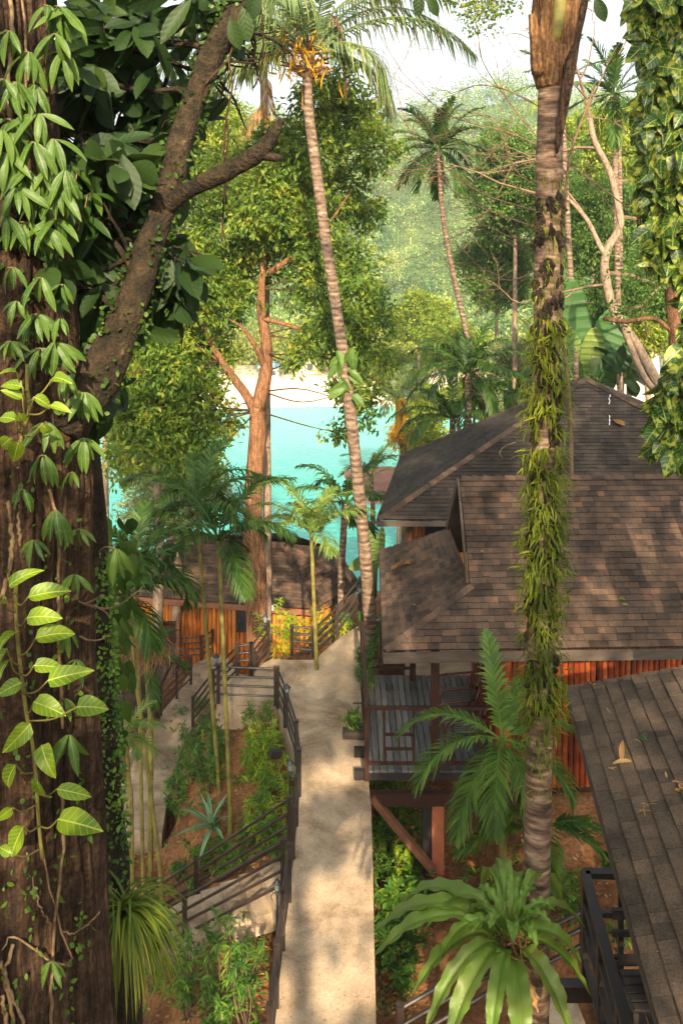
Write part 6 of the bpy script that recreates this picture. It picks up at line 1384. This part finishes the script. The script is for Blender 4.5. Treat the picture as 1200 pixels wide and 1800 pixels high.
undergrowth('low undergrowth in the bed beside the branching steps', [(300, 1530), (480, 1440), (500, 1500), (330, 1590)], 110, .25, .12, 'l_shrub')
undergrowth('undergrowth at the bottom of the lower bed', [(250, 1700), (450, 1640), (455, 1800), (240, 1800)], 110, .45, .14, 'l_shrub')

undergrowth('thin fern undergrowth on the open soil below the veranda', [(780, 1520), (900, 1500), (1010, 1560), (1000, 1650), (800, 1640)], 45, .3, .15, 'l_shrub')
undergrowth('sparse seedlings on the middle of the planted bed', [(380, 1330), (430, 1330), (440, 1500), (300, 1560), (300, 1480)], 40, .2, .11, 'l_shrub')

# agave
b = ground_at(372, 1478); t = thing('agave', 'striped agave with wide stiff blades in the middle of the planted bed', 'agave', b); mb = MB()
for i in range(17):
    a = 2.399 * i; e = 1.25 - i * .075; L = .55 + .014 * i; d0 = np.array([math.cos(a), math.sin(a) * .9, 0]); Cc = [b + (0, 0, .04)]; v = d0 * math.cos(e) + np.array([0, 0, math.sin(e)])
    for s_ in range(7): Cc.append(Cc[-1] + v * L / 7); v = unit(v - np.array([0, 0, .10]))
    V = []; F = []
    for j, c in enumerate(Cc):
        tan = unit(Cc[min(j + 1, 7)] - Cc[max(j - 1, 0)]); s = unit(np.cross(tan, (0, 0, 1))); up_ = np.cross(s, tan); ww = .040 * math.sin(math.pi * min(1, .22 + .78 * j / 7)) + .001; V += [c - s * ww + up_ * ww * .6, c, c + s * ww + up_ * ww * .6]
    for j in range(7):
        for k in (0, 1): q_ = j * 3 + k; F.append((q_, q_ + 1, q_ + 4, q_ + 3))
    mb.add(V, F)
mb.build('blades', M['l_agave'], t, smooth=True)

# small black floodlight in the bed
c = P(484, 1325, 16.0); t = thing('floodlight', 'small black square floodlight on the bank beside the path railing', 'floodlight', c - (0, 0, .25)); mb = MB(); mb.beam(c - (0, 0, .3), c, .02, .02, (0, 1, 0)); mb.build('stake', M['black_wood'], t)
mb = MB(); mb.box(c, (.10, .05, .07), ((.8, .5, -.3), (-.5, .85, 0), (.25, .15, .95))); mb.build('housing', M['black_wood'], t)
mb = MB(); mb.box(c + (.0, -.03, .075), (.10, .055, .006), ((.8, .5, -.3), (-.5, .85, 0), (.25, .15, .95))); mb.build('visor', M['lamp_metal'], t)
# potted plant on the joist end
c = np.array([.20, 16.5, -8.87]); t = thing('potted_plant', 'small black pot with a bushy green plant on the beam end outside the veranda', 'potted plant', c); mb = MB(); mb.lathe(c, [(.07, 0), (.10, .16), (.11, .165), (.09, .15)], 12); mb.build('pot', M['black_wood'], t)
mb = MB(); k = 90; mb.inst(*T_LANCE, c + (0, 0, .17) + RNG.normal(size=(k, 3)) * (.06, .06, .08), rdir(k, .2), rdir(k, 1), RNG.uniform(.10, .2, k)); mb.build('leaves', M['l_shrub'], t, smooth=True)

# ============================================================ THINGS LYING ON THE ROOFS
def onplane(px, py, poly):
    a, b_, c_ = [np.asarray(p, float) for p in poly[:3]]; n = np.cross(b_ - a, c_ - a); d = P(px, py, 1.0); q_ = d * np.dot(n, a) / np.dot(n, d); n = unit(n if n[2] > 0 else -n); return q_ + n * .03, n
lf, n1 = onplane(690, 1006, [Ab, A, Bv]); rt, _ = onplane(729, 992, [Ab, A, Bv]); t = thing('bark_husk', 'curled tan bark husk lying on the left slope of the middle roof', 'bark', lf); mb = MB(); mb.tube(bez([lf + n1 * .03, (lf + rt) / 2 + n1 * .06 + (0, 0, .02), rt + n1 * .03], 8), [.02, .04, .045, .04, .05, .04, .05, .03], 7, rough=.4, rs=20); mb.build('husk', M['fibre'], t)
def drop_leaf(label, px, py, poly, L, mat, T=T_OBOV, k=1, name='fallen_leaf', cat='leaf', d=(1, 0, .1), w=1):
    c, n1 = onplane(px, py, poly); t = thing(name, label, cat, c); mb = MB(); mb.inst(*T, [c + RNG.normal(size=3) * (.04 * (k > 1)) for _ in range(k)], [np.array(d) + RNG.normal(size=3) * (.25 + .5 * (k > 1)) * (1, 1, .3) for _ in range(k)], [n1 + RNG.normal(size=3) * .4 for _ in range(k)], RNG.uniform(.7, 1, k) * L, RNG.uniform(.7, 1, k) * L * w); mb.build('blade', M[mat], t, smooth=True)
S2 = [q[0], q[1], ap]; S1 = [A, E2, RR]; S3 = [e0, e1, r1]
drop_leaf('large curled orange-brown leaf on the pyramid roof below its repair patch', 1078, 738, S2, .38, 'l_dry', k=3, w=1.6)
drop_leaf('small green sprig lying on the right part of the middle roof', 1090, 1055, S1, .16, 'l_shrub', T_LANCE, 6, 'fallen_sprig', 'sprig')
drop_leaf('small rusty leaf on the middle roof left of the ringed trunk', 895, 1076, S1, .12, 'l_red' if 'l_red' in M else 'l_dry')
drop_leaf('pale buff leaf on the middle roof near its left edge', 843, 970, S1, .09, 'l_dry')
drop_leaf('tiny pale leaf at the left slope of the middle roof', 728, 1066, [Ab, A, Bv], .06, 'l_dry')
drop_leaf('tan palm husk lying across the nearest roof, upper of its litter', 1078, 1356, S3, .26, 'l_dry', T_LANCE, 4, 'palm_husk', 'husk', (1, .4, .2), 1.3)
drop_leaf('straw-coloured twig spray on the nearest roof below the tan husk', 1130, 1436, S3, .16, 'l_dry', T_STRAP, 12, 'twig_spray', 'twig', (1, .3, .2), .6)
drop_leaf('rusty clump of litter at the right edge of the nearest roof', 1190, 1395, S3, .08, 'l_dry', T_SMALL, 26, 'litter_clump', 'litter')
drop_leaf('dark shiny pod on the nearest roof above the tan husk', 1130, 1308, S3, .10, 'l_dark', T_OBOV, 2, 'fallen_pod', 'pod', w=1.3)
for k, (x_, y_) in enumerate(((1110, 1310), (1075, 1250), (1040, 1215), (1155, 1680), (1185, 1735), (1150, 1620))):
    drop_leaf(('thin straw curl beside the dark pod on the nearest roof', 'straw fragment high on the nearest roof', 'straw fragment at the top left corner of the nearest roof', 'pale straw stalk low on the nearest roof', 'white crumb at the bottom right of the nearest roof', 'pale crumb half way down the eave of the nearest roof')[k], x_, y_, S3, .09 if k != 4 else .04, 'l_dry', T_STRAP, 3 if k < 3 else 1, 'straw_bit', 'straw')
def bittwig(label, pts, poly, r_=.006):
    c = [onplane(*p, poly)[0] + (0, 0, .02) for p in pts]; t = thing('fallen_twig', label, 'twig', c[0]); mb = MB(); mb.tube(bez(c, 12), r_, 5); mb.build('twig', M['root'], t)
bittwig('thin pale hooked twig on the left of the pyramid roof', [(905, 780), (885, 788), (877, 800), (884, 808)], S2, .012)

# ============================================================ UNSEEN TREES BEHIND THE VIEWER, crowns shaped to shade the nearer slope
SV = np.array(SUN_V)
def ghit(p, z=-9.4):
    k = (z - p[2]) / SV[2]; return p + SV * k
WIN = [(-1.6, 1.3, 12.2, 13.7), (-1.6, .9, 10.7, 11.95), (-.9, .6, 15.6, 16.6), (3.0, 8.0, 16.5, 18.3), (2.2, 4.2, 13.6, 15.0), (1.4, 2.3, 13.2, 14.2), (-2.9, -1.7, 13.2, 14.0), (-2.0, -1.2, 11.2, 12.4)]  # ground patches kept sunny; crown leaves are left out along their rays
def shaded(p):
    h = ghit(p)
    for x0, x1, y0, y1 in WIN:
        if x0 < h[0] < x1 and y0 + .25 * h[0] < h[1] < y1 + .25 * h[0]: return False
    return True
def shade_tree(label, cx, cy, zlo, zhi, wx, n, leaf, seed):
    random.seed(seed); t = thing('shade_tree', label, 'tree', (cx, cy, gz(cx, cy))); mb = MB()
    mb.tube(bez([(cx, cy, gz(cx, cy) - .3), (cx + .2, cy, (zlo + zhi) / 2), (cx, cy, zhi)], 12), [.22 * (1 - .06 * i) for i in range(12)], 8, rough=.15)
    P_ = []
    while len(P_) < n:
        p = np.array([cx + random.uniform(-wx, wx), cy + random.uniform(-1.6, 1.6), random.uniform(zlo, zhi)])
        if nz(p[0] * .7 + seed, p[1] * .3, p[2] * .7) < -.16: continue
        if shaded(p): P_.append(p)
    for p in P_[::300]: mb.tube(bez([np.array([cx, cy, max(gz(cx, cy), p[2] - 1.0)]), (p + (cx, cy, p[2])) / 2, p], 5), .03, 4)
    mb.build('trunk', M['bark'], t); m = MB(); n = len(P_); m.inst(*T_SMALL, P_, rdir(n), rdir(n, .5), leaf * RNG.uniform(.7, 1.2, n), leaf * 2.6 * RNG.uniform(.7, 1.1, n)); m.build('crown', M['l_feather'], t)
shade_tree('unseen tree behind the viewer on the left, its crown shaped for shade', -4.6, -6.5, -8.0, 10.5, 3.6, 15000, .24, 1)
shade_tree('unseen tree straight behind the viewer, its crown shaped for shade', .6, -7.5, -8.0, 4.6, 3.2, 12000, .24, 2)
shade_tree('tall unseen tree behind the viewer on the right, its crown shaped for shade', 7.0, -8.0, -8.0, 14.0, 4.2, 20000, .24, 3)

# ---- the air over the bay
mh = bpy.data.materials.new('haze'); mh.use_nodes = True; hn = mh.node_tree.nodes; hl = mh.node_tree.links
hn.remove(hn['Principled BSDF']); pv = hn.new("ShaderNodeVolumePrincipled"); pv.inputs['Color'].default_value = (.82, .97, 1, 1); pv.inputs['Density'].default_value = HAZE; pv.inputs['Anisotropy'].default_value = .1
hl.new(pv.outputs[0], hn['Material Output'].inputs['Volume'])
mb = MB(); mb.box((40, 190, 40), (330, 260, 75)); hz = mb.build('haze', mh); tag(hz, kind='stuff', label='pale blue haze over the bay', cat='haze')
